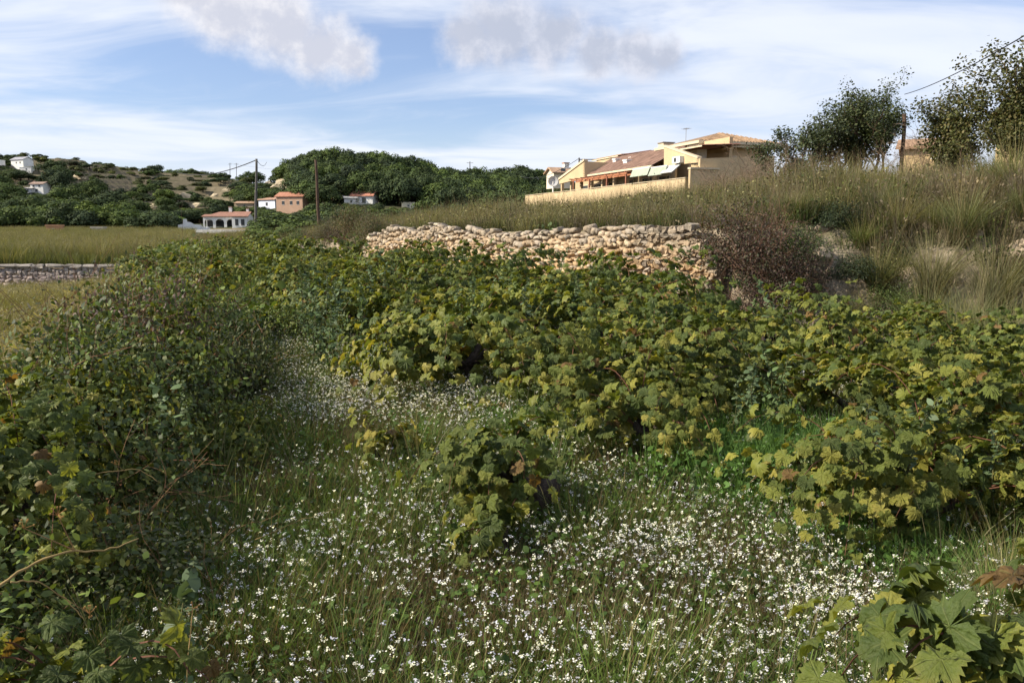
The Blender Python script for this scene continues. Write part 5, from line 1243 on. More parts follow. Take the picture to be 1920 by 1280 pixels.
    m = MB(); m.box((b[0], .72, b[1]), (a[0], 1.08, a[1]), (0.72, 0.72, 0.70, 0)); B(m, 'casing', M['paint'], tt)
    m = MB(); uc = a[0] * .6 + b[0] * .4; zc = (a[1] + b[1]) / 2; r = abs(a[1] - b[1]) * .38; m.prism([(uc + r * math.cos(q), zc + r * math.sin(q)) for q in np.linspace(0, 6.283, 17)[:-1]], .70, .725, 'y', (0.06, 0.06, 0.06, 0)); B(m, 'fan', M['paint'], tt)
    # small white chimneys and vents
    for x0, y0, x1, y1, w, lb in [(1149, 298, 1154, 306, 3.2, 'small white vent at the left end of the lean-to roof'), (1168.5, 300, 1175, 310, 2.4, 'white chimney in the middle of the lean-to roof'), (1179, 295, 1183, 301, 3.8, 'tiny white vent high on the lean-to roof'),
                                  (1277, 272, 1284, 281, 4.4, 'white chimney behind the gable wall'), (1295, 278, 1307, 295, 2.8, 'large white chimney right of the gable wall'), (1309, 273, 1315, 285, 4.2, 'white chimney close to the shaded brown wall')]:
        a = HS.Q(x0, y0, w); b = HS.Q(x1, y1, w); tt = root('chimney_stack', lb, 'chimney', 'white chimneys on the terraced houses')
        m = MB(); m.box((b[0], w, b[1] - .5), (a[0], w + abs(a[0] - b[0]) * .9, a[1] - .12), WHT); B(m, 'shaft', M['plaster'], tt)
        m = MB(); m.box((b[0] - .06, w - .06, a[1] - .11), (a[0] + .06, w + abs(a[0] - b[0]) * .9 + .06, a[1]), WHT); B(m, 'cap', M['plaster'], tt)
    # ---- two storey block behind
    t = root('apartment_block', 'two storey yellow block with broad cream eaves and low brown tile roof', 'building')
    w0 = 5.2; wo = 4.3
    uc, zc = HS.Q(1311.5, 266, wo); ul, zl = HS.Q(1154, 299, wo); ull = ul; uB, zB = HS.Q(1240, 280, wo)
    we2, ze2 = HS.E(1466, 277, uc)
    ze = zc; u_mid, _ = HS.Q(1237, 282, wo)
    u_end = max(ul, u_mid + 6)
    wd = max(9.0, we2)
    def block(u0, u1, ze, name):
        m = MB(); m.box((u0 + .9, w0, g), (u1 - .9, wd - .9, ze - .32), YEL); B(m, 'wall', M['plaster'], t)
        m = MB(); m.box((u0, wo, ze - .30), (u1, wd, ze - .10), CREAM); m.box((u0 - .18, wo - .18, ze - .10), (u1 + .18, wd + .18, ze + .12), CREAM); B(m, 'eaves', M['plaster'], t)
        a = 2.6; h = 0.85; uu0, uu1, ww0, ww1 = u0 - .1, u1 + .1, wo - .1, wd + .1
        m = MB(); rw = (ww1 - ww0) / 2
        V = [(uu0, ww0, ze + .12), (uu1, ww0, ze + .12), (uu1, ww1, ze + .12), (uu0, ww1, ze + .12), (uu0 + rw * .8, (ww0 + ww1) / 2, ze + .12 + h * 1.3), (uu1 - rw * .8, (ww0 + ww1) / 2, ze + .12 + h * 1.3)]
        if uu0 + rw * .8 > uu1 - rw * .8: V[4] = ((uu0 + uu1) / 2 - .2, V[4][1], V[4][2]); V[5] = ((uu0 + uu1) / 2 + .2, V[5][1], V[5][2])
        m.add(V, [(0, 1, 5, 4), (1, 2, 5), (2, 3, 4, 5), (3, 0, 4)], (0.23, 0.155, 0.10, 0)); B(m, 'roof', M['tile'], t)
        # rows of cover tiles as low ridges on the near slope
        m = MB(); k = int((ww1 - ww0) / 0.3)
        for i in range(1, k):
            wv = ww0 + (ww1 - ww0) * i / k; f = 1 - abs(wv - (ww0 + ww1) / 2) / ((ww1 - ww0) / 2)
            m.tube([(uu0, wv, ze + .13), (uu0 + (V[4][0] - uu0) * f, wv, ze + .13 + (V[4][2] - ze - .12) * f)], 0.06, 4, np.array((0.24, 0.16, 0.10, 0)) * (0.75 + .5 * rng.rand()), cap=False)
        o = B(m, 'cover_tiles', M['tile'], t); o['kind'] = 'stuff'
    block(uc, u_mid + .5, ze, 'near')
    zl2 = HS.Q(1195, 291, wo)[1]
    block(u_mid + .95, u_end + 3.0, min(zl2, ze - .55), 'far')
    m = MB()
    # openings on the shaded side and facade
    for i in range(3):
        a = w0 + 2.2 + i * 3.4
        m = MB(); m.box((uc + .86, a, ze - 2.2), (uc + .885, a + 1.1, ze - 1.0), (1, 1, 1, 0)); w = B(m, 'window', M['glass'], t)
        m = MB(); m.box((uc + .82, a - .09, ze - 2.3), (uc + .87, a, ze - .92), CREAM); m.box((uc + .82, a + 1.1, ze - 2.3), (uc + .87, a + 1.19, ze - .92), CREAM); m.box((uc + .82, a, ze - 1.0), (uc + .87, a + 1.1, ze - .92), CREAM); m.box((uc + .80, a, ze - 2.3), (uc + .87, a + 1.1, ze - 2.2), CREAM); B(m, 'frame', M['paint'], w)
    for i in range(5):
        u = uc + 1.8 + i * 3.4; m = MB(); m.box((u, w0 - .03, ze - 1.95), (u + 1.3, w0 - .005, ze - .95), (1, 1, 1, 0)); B(m, 'window', M['glass'], t)
    # antenna, roof box
    a = HS.Q(1286, 262, 6.5); tt = root('antenna', 'thin television antenna on the roof of the tall block', 'antenna'); m = MB(); m.tube([(a[0], 6.5, a[1] - .6), (a[0], 6.5, a[1] + 1.0)], .03, 4); m.tube([(a[0] - .5, 6.5, a[1] + .9), (a[0] + .5, 6.5, a[1] + .95)], .02, 4); B(m, 'mast', M['metal'], tt)
    for q in range(4):
        m = MB(); m.tube([(a[0] - .4 + q * .25, 6.2, a[1] + .93), (a[0] - .4 + q * .25, 6.8, a[1] + .93)], .012, 3); B(m, 'rod', M['metal'], tt)
    a = HS.Q(1234, 268, 6.5); b = HS.Q(1244, 275, 6.5); tt = root('roof_vent', 'low flat cream vent box between the two roofs', 'roof vent'); m = MB(); m.box((b[0], 6.5, b[1] - .5), (a[0], 7.6, a[1] - .08), CREAM); B(m, 'box', M['plaster'], tt); m = MB(); m.box((b[0] - .08, 6.4, a[1] - .07), (a[0] + .08, 7.7, a[1]), (0.3, 0.28, 0.26, 0)); B(m, 'cap', M['paint'], tt)
    # ---- far dark red gable roof
    t = root('gabled_house', 'yellow gabled house with dark red tile roof behind the left end of the row', 'house')
    w = 8.0; a = HS.Q(1122, 289, w); b = HS.Q(1117, 306, w); c = HS.Q(1160, 290, w); d = HS.Q(1166, 304, w)
    u0, u1 = min(c[0], d[0]), max(a[0], b[0]); zr_, ze_ = a[1], b[1] + .5
    m = MB(); m.prism([(w, g), (w + 7, g), (w + 7, ze_), (w + 3.5, zr_ - .1), (w, ze_)], u0 + .2, u1 - .2, 'x', YEL); B(m, 'wall', M['plaster'], t)
    m = MB(); tiled(m, u0, u1, w - .5, ze_ - .2, w + 3.5, zr_, c=TILE2); tiled(m, u0, u1, w + 7.5, ze_ - .2, w + 3.52, zr_, c=TILE2); B(m, 'roof', M['tile'], t)
    # ---- dish on a post at the wall end
    a = at(1037, 340, 88); gz = hz(a[0], a[1]); tt = empty('satellite_dish', (a[0], a[1], gz), 0, 'round white satellite dish on a post at the left end of the boundary wall', 'satellite dish')
    m = MB(); m.tube([(0, 0, 0), (0, 0, a[2] - gz)], .09, 6, WHT); m.build('post', M['paint'], tt)
    m = MB(); V = []; rr = 0.55
    for j, r in enumerate((0, .5, 1.0)):
        for i in range(16): q = i / 16 * 6.283; V.append((rr * r * math.cos(q), -0.15 - (1 - r * r) * -0.14, rr * r * math.sin(q) + a[2] - gz))
    m.add(V, [(j * 16 + i, j * 16 + (i + 1) % 16, (j + 1) * 16 + (i + 1) % 16, (j + 1) * 16 + i) for j in range(2) for i in range(16)], (0.5, 0.5, 0.5, 0)); m.build('dish', M['paint'], tt)
    # post with wires near the gabled house
    a = at(1086, 296, 96); gz = hz(a[0], a[1]); tt = empty('wire_post', (a[0], a[1], gz), 0, 'thin dark post with a cross arm carrying wires behind the houses', 'post'); m = MB(); m.tube([(0, 0, 0), (0, 0, a[2] - gz)], .10, 6); m.build('post', M['greypole'], tt); m = MB(); m.box((0, -.05, a[2] - gz - .25), (4.6, .05, a[2] - gz - .15), (1, 1, 1, 0)); m.build('cross_arm', M['greypole'], tt)
house_row()

# ----------------------------------------------------------------------------- simple villas
def villa(x, y, rz, L, W, Hh, label, wall=WHT, roof=TILE, rtype='gable', z=None, wins=(), chim=None, arches=0, name='villa', porch=None, group=None, roof_h=1.3, door=None, sc=1.0):
    z = hz(x, y) if z is None else z
    t = empty(name, (x, y, z - 0.2), rz, label, 'house' if name != 'shed' else 'shed', group, sc)
    m = MB(); hx, hy = L / 2, W / 2
    if rtype == 'gable': m.prism([(-hy, -1.5), (hy, -1.5), (hy, Hh), (0, Hh + roof_h * .93), (-hy, Hh)], -hx, hx, 'x', wall)
    elif rtype == 'mono': m.prism([(-hy, -1.5), (hy, -1.5), (hy, Hh + roof_h), (-hy, Hh)], -hx, hx, 'x', wall)
    else: m.box((-hx, -hy, -1.5), (hx, hy, Hh), wall)
    m.build('wall', M['plaster'], t)
    m = MB(); o_ = 0.4; th = .18
    if rtype == 'gable':
        for s in (-1, 1): m.prism([(s * (hy + o_), Hh - o_ * roof_h / hy), (0, Hh + roof_h), (0, Hh + roof_h + th), (s * (hy + o_), Hh - o_ * roof_h / hy + th)][::s], -hx - o_, hx + o_, 'x', roof)
    elif rtype == 'mono': m.prism([(-hy - o_, Hh - .1), (hy + o_, Hh + roof_h), (hy + o_, Hh + roof_h + th), (-hy - o_, Hh - .1 + th)], -hx - o_, hx + o_, 'x', roof)
    elif rtype == 'hip':
        a, b = hx + o_, hy + o_; r = min(a, b) * .9
        m.add([(-a, -b, Hh), (a, -b, Hh), (a, b, Hh), (-a, b, Hh), (-a + r, 0, Hh + roof_h), (a - r, 0, Hh + roof_h), (-a, -b, Hh - .15), (a, -b, Hh - .15), (a, b, Hh - .15), (-a, b, Hh - .15)],
              [(0, 1, 5, 4), (1, 2, 5), (2, 3, 4, 5), (3, 0, 4), (6, 7, 1, 0), (7, 8, 2, 1), (8, 9, 3, 2), (9, 6, 0, 3), (9, 8, 7, 6)], roof)
    else: m.box((-hx - .1, -hy - .1, Hh), (hx + .1, hy + .1, Hh + .25), wall)
    m.build('roof', M['tile'] if rtype != 'flat' else M['plaster'], t)
    for side, u, zz, w, h in wins:                             # side: 's' front, 'w' left end, 'e' right end
        m = MB(); f = MB(); e = .02; d = .06
        if side == 's':
            m.box((u - w / 2, -hy - .02, zz), (u + w / 2, -hy - .005, zz + h), (1, 1, 1, 0)); fr = [((u - w / 2 - d, -hy - .07, zz - d), (u + w / 2 + d, -hy - .021, zz)), ((u - w / 2 - d, -hy - .05, zz + h), (u + w / 2 + d, -hy - .021, zz + h + d))]
        elif side == 'w':
            m.box((-hx - .02, u - w / 2, zz), (-hx - .005, u + w / 2, zz + h), (1, 1, 1, 0)); fr = [((-hx - .07, u - w / 2 - d, zz - d), (-hx - .021, u + w / 2 + d, zz))]
        else:
            m.box((hx + .005, u - w / 2, zz), (hx + .02, u + w / 2, zz + h), (1, 1, 1, 0)); fr = [((hx + .021, u - w / 2 - d, zz - d), (hx + .07, u + w / 2 + d, zz))]
        o = m.build('window', M['glass'], t)
        for a, b in fr: f.box(a, b, WHT)
        f.build('sill', M['paint'], o)
    if chim:
        u, v, w, h = chim; m = MB(); m.box((u - w / 2, v - w / 2, Hh - .5), (u + w / 2, v + w / 2, Hh + h), WHT); c = m.build('chimney', M['plaster'], t); m = MB(); m.box((u - w / 2 - .1, v - w / 2 - .1, Hh + h), (u + w / 2 + .1, v + w / 2 + .1, Hh + h + .15), (0.3, 0.16, 0.1, 0)); m.build('cap', M['tile'], c)
    if arches:
        w = L / arches; dpt = 2.4
        for i in range(arches):
            u0 = -hx + i * w; m = MB(); n = 10; r = w * .38; zc = Hh * .42
            arc = [(u0 + w / 2 + r * math.cos(a), zc + r * .75 * math.sin(a)) for a in np.linspace(0, math.pi, n)]
            poly = [(u0, -1.5), (u0 + w / 2 - r, -1.5)] + arc[::-1] + [(u0 + w / 2 + r, -1.5), (u0 + w, -1.5), (u0 + w, Hh)] + [(u0, Hh)]
            # split in quads: jambs and spandrel strips
            for j in range(n - 1):
                a, b = arc[j], arc[j + 1]; m.prism([(b[0], b[1]), (a[0], a[1]), (a[0], Hh - .05), (b[0], Hh - .05)], -hy - dpt, -hy - dpt + .3, 'y', wall)
            m.box((u0 + .002, -hy - dpt, -1.5), (u0 + w / 2 - r, -hy - dpt + .3, Hh - .05), wall); m.box((u0 + w / 2 + r, -hy - dpt, -1.5), (u0 + w - .002, -hy - dpt + .3, Hh - .05), wall)
            m.build('arch', M['plaster'], t)
        m = MB(); m.prism([(-hy - dpt - .4, Hh - .2), (-hy - .02, Hh + .35), (-hy - .02, Hh + .5), (-hy - dpt - .4, Hh - .05)], -hx - .3, hx + .3, 'x', roof); m.build('porch_roof', M['tile'], t)
        m = MB(); m.box((-hx + .3, -hy - .04, 0), (hx - .3, -hy - .025, Hh * .6), (1, 1, 1, 0)); m.build('porch_shade_sheet', M['dark'], t)  # dark sheet on the solid back wall, porch shade put into its colour
    return t
SEE = []
def villas():
    def P(x, Y): return ((x - 960) / FPX * Y * 0.99, Y)
    def zat(x, y, Y): return at(x, y, Y)[2]
    Yh = hit(424, 423, 140); x, y = P(424, Yh); SEE.append((405, 443, 418, Yh)); villa(x, y, R(4), 8.2, 6, 2.6, 'white villa with arched porch, brown tile roof and white chimney beyond the field', wins=(('s', 3.2, .6, 1.2, 1.3),), chim=(1.2, .5, .7, 2.4), arches=3, z=None, sc=Yh / 178 * 0.85, roof_h=1.2, rtype='hip', roof=(0.26, 0.14, 0.10, 0))
    Yh = hit(456, 424, 140); x, y = P(456, Yh); SEE.append((437, 475, 419, Yh)); villa(x, y, R(4), 3.8, 6.5, 2.7, 'white gabled wing with two red framed windows at the right end of the arched villa', wins=(('s', -.7, .4, .8, 1.6), ('s', .8, .4, .9, 1.6)), chim=(1.2, .5, .6, 2.0), z=None, sc=Yh / 177 * 0.85, roof_h=1.1, roof=(0.28, 0.15, 0.11, 0))
    x, y = P(362, 150); t = empty('ruined_house', (x, y, zat(362, 434, 150) - .3), R(12), 'white roofless ruin with stepped gable walls at the edge of the field', 'ruin')
    m = MB(); m.prism([(-2.6, -1), (2.6, -1), (2.6, 1.0), (1.7, 1.1), (1.4, 1.5), (.2, 1.6), (-.4, 2.0), (-1.0, 2.1), (-1.1, 2.6), (-1.6, 2.6), (-1.7, 1.7), (-2.6, 1.5)], -.2, .2, 'y', WHT); w = m.build('front_wall', M['plaster'], t)
    m = MB(); m.box((-.2, -.22, .2), (.3, -.205, .8), (1, 1, 1, 0)); m.build('opening', M['dark'], w)
    m = MB(); m.prism([(0.2, -1), (3, -1), (3, .9), (.2, 1.2)], 2.2, 2.58, 'x', WHT); m.build('side_wall', M['plaster'], t)
    m = MB(); m.prism([(-5.2, -1), (-2.62, -1), (-2.62, 1.0), (-3.4, .7), (-5.2, -.1)], .6, .95, 'y', (0.6, 0.58, 0.55, 0)); m.build('sloping_wall', M['plaster'], t)
    Yh = hit(553, 396, 140); x, y = P(553, Yh); SEE.append((534, 572, 391, Yh)); villa(x, y, R(-14), 8.6, 5.5, 4.6, 'terracotta coloured house with orange tile roof on the wooded slope', wall=(0.42, 0.28, 0.20, 0), roof=(0.36, 0.17, 0.11, 0), wins=(('s', -2, 2.2, .9, 1.0), ('s', .6, 2.2, .9, 1.0), ('s', 2.8, 2.2, .9, 1.0)), z=None, sc=Yh / 205 * 0.85, roof_h=1.2)
    Yh = hit(512, 389, 140); x, y = P(512, Yh); SEE.append((493, 531, 384, Yh)); villa(x, y, R(-30), 6.5, 4, 2.4, 'low white and pale blue annex below the terracotta house', wall=(0.58, 0.62, 0.72, 0), roof=(0.40, 0.25, 0.18, 0), rtype='mono', z=None, sc=Yh / 196 * 0.85, roof_h=.8, wins=(('s', 0, .7, .8, .9),))
    Yh = hit(532, 393, 140); x, y = P(532, Yh); SEE.append((513, 551, 388, Yh)); villa(x, y, R(0), 2.6, 3, 2.8, 'small pale blue cube shaped building beside the annex', wall=(0.45, 0.54, 0.72, 0), rtype='flat', z=None, sc=Yh / 190 * 0.85, name='shed', wins=(('s', 0, 1.0, .5, .6),))
    Yh = hit(685, 383, 140); x, y = P(685, Yh); SEE.append((666, 704, 378, Yh)); villa(x, y, R(-8), 6.4, 5, 2.6, 'white villa with bright red tile roof at the foot of the pine wood', roof=(0.42, 0.19, 0.13, 0), wins=(('s', -1.7, .7, .7, 1.0), ('s', .6, .5, 1.2, 1.6)), z=None, sc=Yh / 200 * 0.85, roof_h=1.2, chim=(-2.2, 0, .6, 1.9))
    Yh = hit(658, 383, 140); x, y = P(658, Yh); SEE.append((639, 677, 378, Yh)); villa(x, y, R(12), 3.4, 4, 1.9, 'low white wing left of the red roofed villa', rtype='mono', roof=(0.6, 0.58, 0.55, 0), z=None, sc=Yh / 198 * 0.85, roof_h=.7, wins=(('s', .3, .6, .6, .7),))
    Yh = hit(52, 317, 140); x, y = P(52, Yh); SEE.append((33, 71, 312, Yh)); villa(x, y, R(-20), 8, 5.5, 3.2, 'white house with grey pitched roof high on the left skyline', roof=(0.30, 0.30, 0.33, 0), wins=(('s', -.5, 1.4, .8, .7), ('s', 2, 1.4, .8, .7)), z=None, sc=Yh / 335 * 0.85, roof_h=1.3)
    Yh = hit(60, 321, 140); x, y = P(60, Yh); SEE.append((41, 79, 316, Yh)); villa(x, y, 0, 5.5, 3, 1.2, 'low white outbuilding below the skyline house', rtype='flat', z=None, sc=Yh / 330 * 0.85, name='shed', wins=(('s', .5, .3, .7, .5),))
    Yh = hit(6, 316, 140); x, y = P(6, Yh); SEE.append((-20, 32, 310, Yh)); villa(x, y, 0, 5, 4, 2.6, 'white house cut off by the left picture edge beside the palm', rtype='flat', z=None, sc=Yh / 335 * 0.85, wins=(('s', 0, 1.0, .8, .7),))
    Yh = hit(82, 363, 140); x, y = P(82, Yh); SEE.append((63, 101, 358, Yh)); villa(x, y, R(-5), 4.8, 4, 3.0, 'white two storey house half hidden in the trees on the left slope', roof=(0.28, 0.2, 0.16, 0), wins=(('s', -1.2, 1.9, .7, .7), ('s', 1.0, 1.9, .7, .7), ('s', -.2, .1, 1.0, 1.1)), z=None, sc=Yh / 250 * 0.85, roof_h=.7, chim=(-2, 0, .5, 1.0))
    Yh = hit(64, 363, 140); x, y = P(64, Yh); SEE.append((45, 83, 358, Yh)); villa(x, y, R(-5), 3, 3.5, 1.4, 'low grey white annex left of the half hidden house', wall=(0.5, 0.5, 0.5, 0), rtype='mono', roof=(0.4, 0.38, 0.36, 0), z=None, sc=Yh / 252 * 0.85, roof_h=.5, name='shed', wins=(('s', 0, .4, .6, .6),))
    Yh = hit(766, 390, 140); x, y = P(766, Yh); SEE.append((747, 785, 385, Yh)); villa(x, y, R(10), 3.8, 3, 1.6, 'small cream outbuilding between hedge and pine wood', wall=(0.6, 0.55, 0.42, 0), rtype='flat', z=None, sc=Yh / 205 * 0.85, name='shed', wins=(('s', 0, .5, .6, .6),))
    Yh = hit(815, 327, 140); x, y = P(815, Yh); villa(x, y, R(-12), 7, 5, 2.4, 'white house showing above the tree tops on the ridge', rtype='flat', z=None, sc=Yh / 245 * 0.85 , wins=(('s', 1, .8, .8, .8),))
    Yh = hit(832, 326, 140); x, y = P(832, Yh); villa(x, y, R(-12), 3.5, 4, 1.5, 'low white extension on the ridge beside the treetop house', rtype='flat', z=None, sc=Yh / 243 * 0.85, name='shed', wins=(('s', 0, .5, .6, .6),))
    x, y = P(1048, 130); villa(x, y, R(20), 3.2, 3, 1.0, 'small cream house with tile roof and dark capped chimney left of the yellow row', wall=(0.66, 0.58, 0.46, 0), roof=(0.36, 0.24, 0.16, 0), z=zat(1048, 334, 130), roof_h=.7, chim=(1.1, 0, .8, 1.5), wins=(('s', 0, .8, .8, .8),))
    x, y = P(103, 125); villa(x, y, R(10), 2.0, 1.6, 1.0, 'small orange brick hut standing in the grass field', wall=(0.50, 0.27, 0.15, 0), roof=(0.45, 0.25, 0.15, 0), rtype='flat', z=zat(103, 434, 125), name='shed', wins=(('s', 0, .3, .3, .3),))
    x, y = P(185, 125); villa(x, y, R(5), 1.7, 1.5, .7, 'low pale concrete hut in the grass field', wall=(0.42, 0.38, 0.31, 0), rtype='flat', z=zat(185, 434, 125), name='shed', wins=(('s', 0, .2, .3, .3),))
    x, y = P(1738, 62); villa(x, y, R(-28), 4.0, 5, 1.1, 'yellow house with brown roof glimpsed between the two trees on the terrace', wall=(0.52, 0.385, 0.205, 0), roof=(0.30, 0.19, 0.12, 0), z=zat(1725, 304, 62), roof_h=.7, wins=(('s', 0.3, .3, .6, .6),))
    x, y = P(1945, 48); villa(x, y, R(-10), 3.4, 5, 2.3, 'yellow house cut off by the right picture edge behind the tree', wall=(0.52, 0.385, 0.205, 0), roof=(0.30, 0.19, 0.12, 0), z=zat(1930, 275, 48), roof_h=.6, wins=(('s', -.8, 1.2, .8, 1.0),))
    Yh = hit(465, 388, 140); x, y = P(465, Yh); SEE.append((446, 484, 383, Yh)); villa(x, y, R(-5), 6, 4, 1.4, 'long low tan roofed building among trees left of the dark pole', wall=(0.36, 0.28, 0.2, 0), roof=(0.36, 0.24, 0.16, 0), z=None, sc=Yh / 225 * 0.85, roof_h=.5, wins=(('s', 0, .3, .6, .6),))
    for x0, x1, yy, Y, lb in [(250, 470, 434, 148, 'long low whitewashed wall along the far edge of the field')]:
        a = at(x0, yy, Y); b = at(x1, yy, Y - 2); t = empty('field_wall', (0, 0, 0), 0, lb, 'wall'); m = MB(); n = 12
        for i in range(n):
            p = a + (b - a) * i / n; q = a + (b - a) * (i + 1) / n; m.box((p[0], p[1], p[2] - 1.0), (q[0] - .02, p[1] + .3, p[2] + 0.35 + .04 * math.sin(i)), (0.62, 0.60, 0.55, 0))
        m.build('wall_panel', M['plaster'], t)
    # limestone cuttings in the wood
    rng = RNG(17)
    for x0, yy, Y, s, lb in [(505, 343, 222, 3.0, 'pale quarried rock face among the pines, left part'), (530, 341, 221, 3.2, 'pale quarried rock face among the pines, right part'), (515, 350, 219, 2.0, 'lower ledge of the pale rock face among the pines'),
                             (350, 368, 205, 3.0, 'pale limestone scar in the middle of the left slope'), (400, 368, 205, 2.6, 'pale limestone scar left of the dark pole'), (372, 385, 195, 2.4, 'sandy bank above the arched villa'), (285, 387, 195, 3.0, 'sandy bank beside the dark cypress'),
                             (425, 357, 215, 1.8, 'small bright rock face near the dark pole'), (590, 333, 225, 2.0, 'pale rock patch behind the rust coloured pole'), (150, 332, 290, 3.0, 'pale track cutting on the left hill'), (935, 353, 240, 3.5, 'pale sandy bank at the right end of the wood')]:
        Y = hit(x0, yy, 140); SEE.append((x0 - 9, x0 + 9, yy, Y)) if 260 < x0 < 560 else None; p = at(x0, yy, Y); o = link(bpy.data.objects.new('rock_outcrop', ROCKS[rng.randint(6)])); g = hz(p[0], p[1]); o.location = (p[0], p[1], p[2]); o.scale = (s * 1.9, s * 1.2, s * .9); o.location[2] -= s * 0.12; o.rotation_euler = (rng.randn() * .2, rng.randn() * .2, rng.rand() * .8); o.color = (0.46, 0.38, 0.26, 1)
        tag(o, lb, 'rock', 'limestone outcrops on the far slopes')
villas()

# ----------------------------------------------------------------------------- poles and wires
def pole(x, ytop, ybase, Y, r0, r1, mat, label, name='utility_pole', arm=None):
    a = at(x[1], ybase, Y); z0 = hz(a[0], a[1]); b = at(x[0], ytop, Y)
    t = empty(name, (a[0], a[1], z0), 0, label, 'pole', 'utility poles'); h = b[2] - z0; dx = b[0] - a[0]
    m = MB(); n = 10; m.tube([(dx * i / n + 0.015 * math.sin(i), 0, h * i / n - .3 * (i == 0)) for i in range(n + 1)], np.linspace(r0, r1, n + 1), 9); m.build('shaft', mat, t, True)
    if arm:
        m = MB(); m.box((dx - arm / 2, -.05, h - .45), (dx + arm / 2, .05, h - .35), (1, 1, 1, 0)); m.build('cross_arm', M['greypole'], t)
        for k in (-.45, 0, .45):
            m = MB(); m.tube([(dx + k * arm, 0, h - .35), (dx + k * arm, 0, h - .15)], [.05, .035], 6, WHT); m.build('insulator', M['paint'], t)
    return t, np.array([b[0], a[1], b[2]])
def wire(a, b, sag, label, r=0.02, name='cable'):
    m = MB(); n = 24; t = np.linspace(0, 1, n)[:, None]; P = a + (b - a) * t; P[:, 2] -= sag * 4 * (t * (1 - t))[:, 0]; m.tube(P, r, 4)
    o = m.build(name, M['black']); tag(o, label, 'cable', 'overhead cables')
def poles():
    _, p1 = pole((481, 479), 298, 447, 80, .15, .11, M['greypole'], 'tall dark grey pole carrying a cable, left of the two near poles')
    m = MB(); m.box((p1[0] - .05, p1[1] - .1, p1[2] - .55), (p1[0] + .55, p1[1] + .02, p1[2] - .48), (1, 1, 1, 0))
    _, p2 = pole((592, 600), 300, 472, 58, .13, .09, M['wood'], 'leaning rust brown wooden pole without cables at the end of the vineyard')
    L0 = at(330, 322, 150); wire(p1 - (0, 0, .1), L0, 1.0, 'cable running left from the dark grey pole to the far ridge', 0.05)
    L1 = at(500, 304, 140); wire(p1 - (0, 0, .1), L1, 0.6, 'short cable running back from the dark grey pole into the wood', 0.03)
    _, a = pole((790, 790), 300, 330, 236, .16, .12, M['greypole'], 'grey power pole with cross arm on the ridge, left of the white treetop house', arm=2.4)
    _, b = pole((881, 881), 303, 335, 246, .16, .12, M['greypole'], 'thin power pole with cross arm on the ridge right of the treetop house', arm=2.0)
    pole((900, 900), 318, 340, 250, .10, .08, M['greypole'], 'shortest thin post on the ridge at the right')
    _, c = pole((431, 431), 306, 330, 322, .12, .10, M['greypole'], 'faint left one of two thin masts on the skyline', arm=1.5)
    _, d = pole((443, 443), 306, 330, 322, .12, .10, M['greypole'], 'faint right one of two thin masts on the skyline', arm=1.5)
    wire(c, a, 3.0, 'thin cable between the skyline masts and the ridge pole', 0.02)
    _, q = pole((1696, 1692), 214, 300, 27, .07, .06, M['wood'], 'weathered wooden pole between the two big trees', name='utility_pole')
    top = at(1698, 178, 27.0)
    wire(at(1696, 177, 27.2), at(2080, -30, 9.0), 0.15, 'black overhead cable crossing the sky at the upper right', 0.011)
    wire(np.array([q[0], q[1], q[2] - .05]), at(1600, 225, 45), 0.2, 'cable leading from the wooden pole back behind the trees', 0.012)
    wire(at(1086, 297, 96), at(975, 330, 175), 1.2, 'thin cable descending left from the post behind the houses', 0.035)
    # palm on the left skyline
    x = at(8, 318, 300); g = hz(x[0], x[1]); tt = empty('palm_tree', (x[0], x[1], g), 0, 'single palm tree on the skyline at the left picture edge', 'palm tree'); top = at(8, 296, 300)[2] - g
    m = MB(); m.tube([(0, 0, -.5), (.1, 0, top * .5), (0, 0, top)], [.3, .22, .22], 7, (0.6, 0.5, 0.4, 0)); m.build('trunk', M['twig'], tt)
    rng = RNG(55)
    for i in range(22):
        a = i * 2.4; e = R(70 - i * 5); f = MB(); L = 3.0; n = 6; P = []
        for k in range(n + 1):
            s = k / n; P.append(np.array([math.cos(a) * L * s * math.cos(e * (1 - .3 * s)), math.sin(a) * L * s * math.cos(e), top + L * (s * math.sin(e) - .55 * s * s)]))
        sd = np.array([-math.sin(a), math.cos(a), 0])
        V = []
        for k, p in enumerate(P): w = .42 * math.sin(min(1, (k + .6) / n) * 2.8) + .03; V += [p + sd * w - (0, 0, .12), p, p - sd * w - (0, 0, .12)]
        f.add(V, [(3 * k + j, 3 * k + j + 1, 3 * k + j + 4, 3 * k + j + 3) for k in range(n) for j in range(2)], (0.04, 0.055, 0.03, 0)); f.build('frond', M['foliage'], tt)
poles()

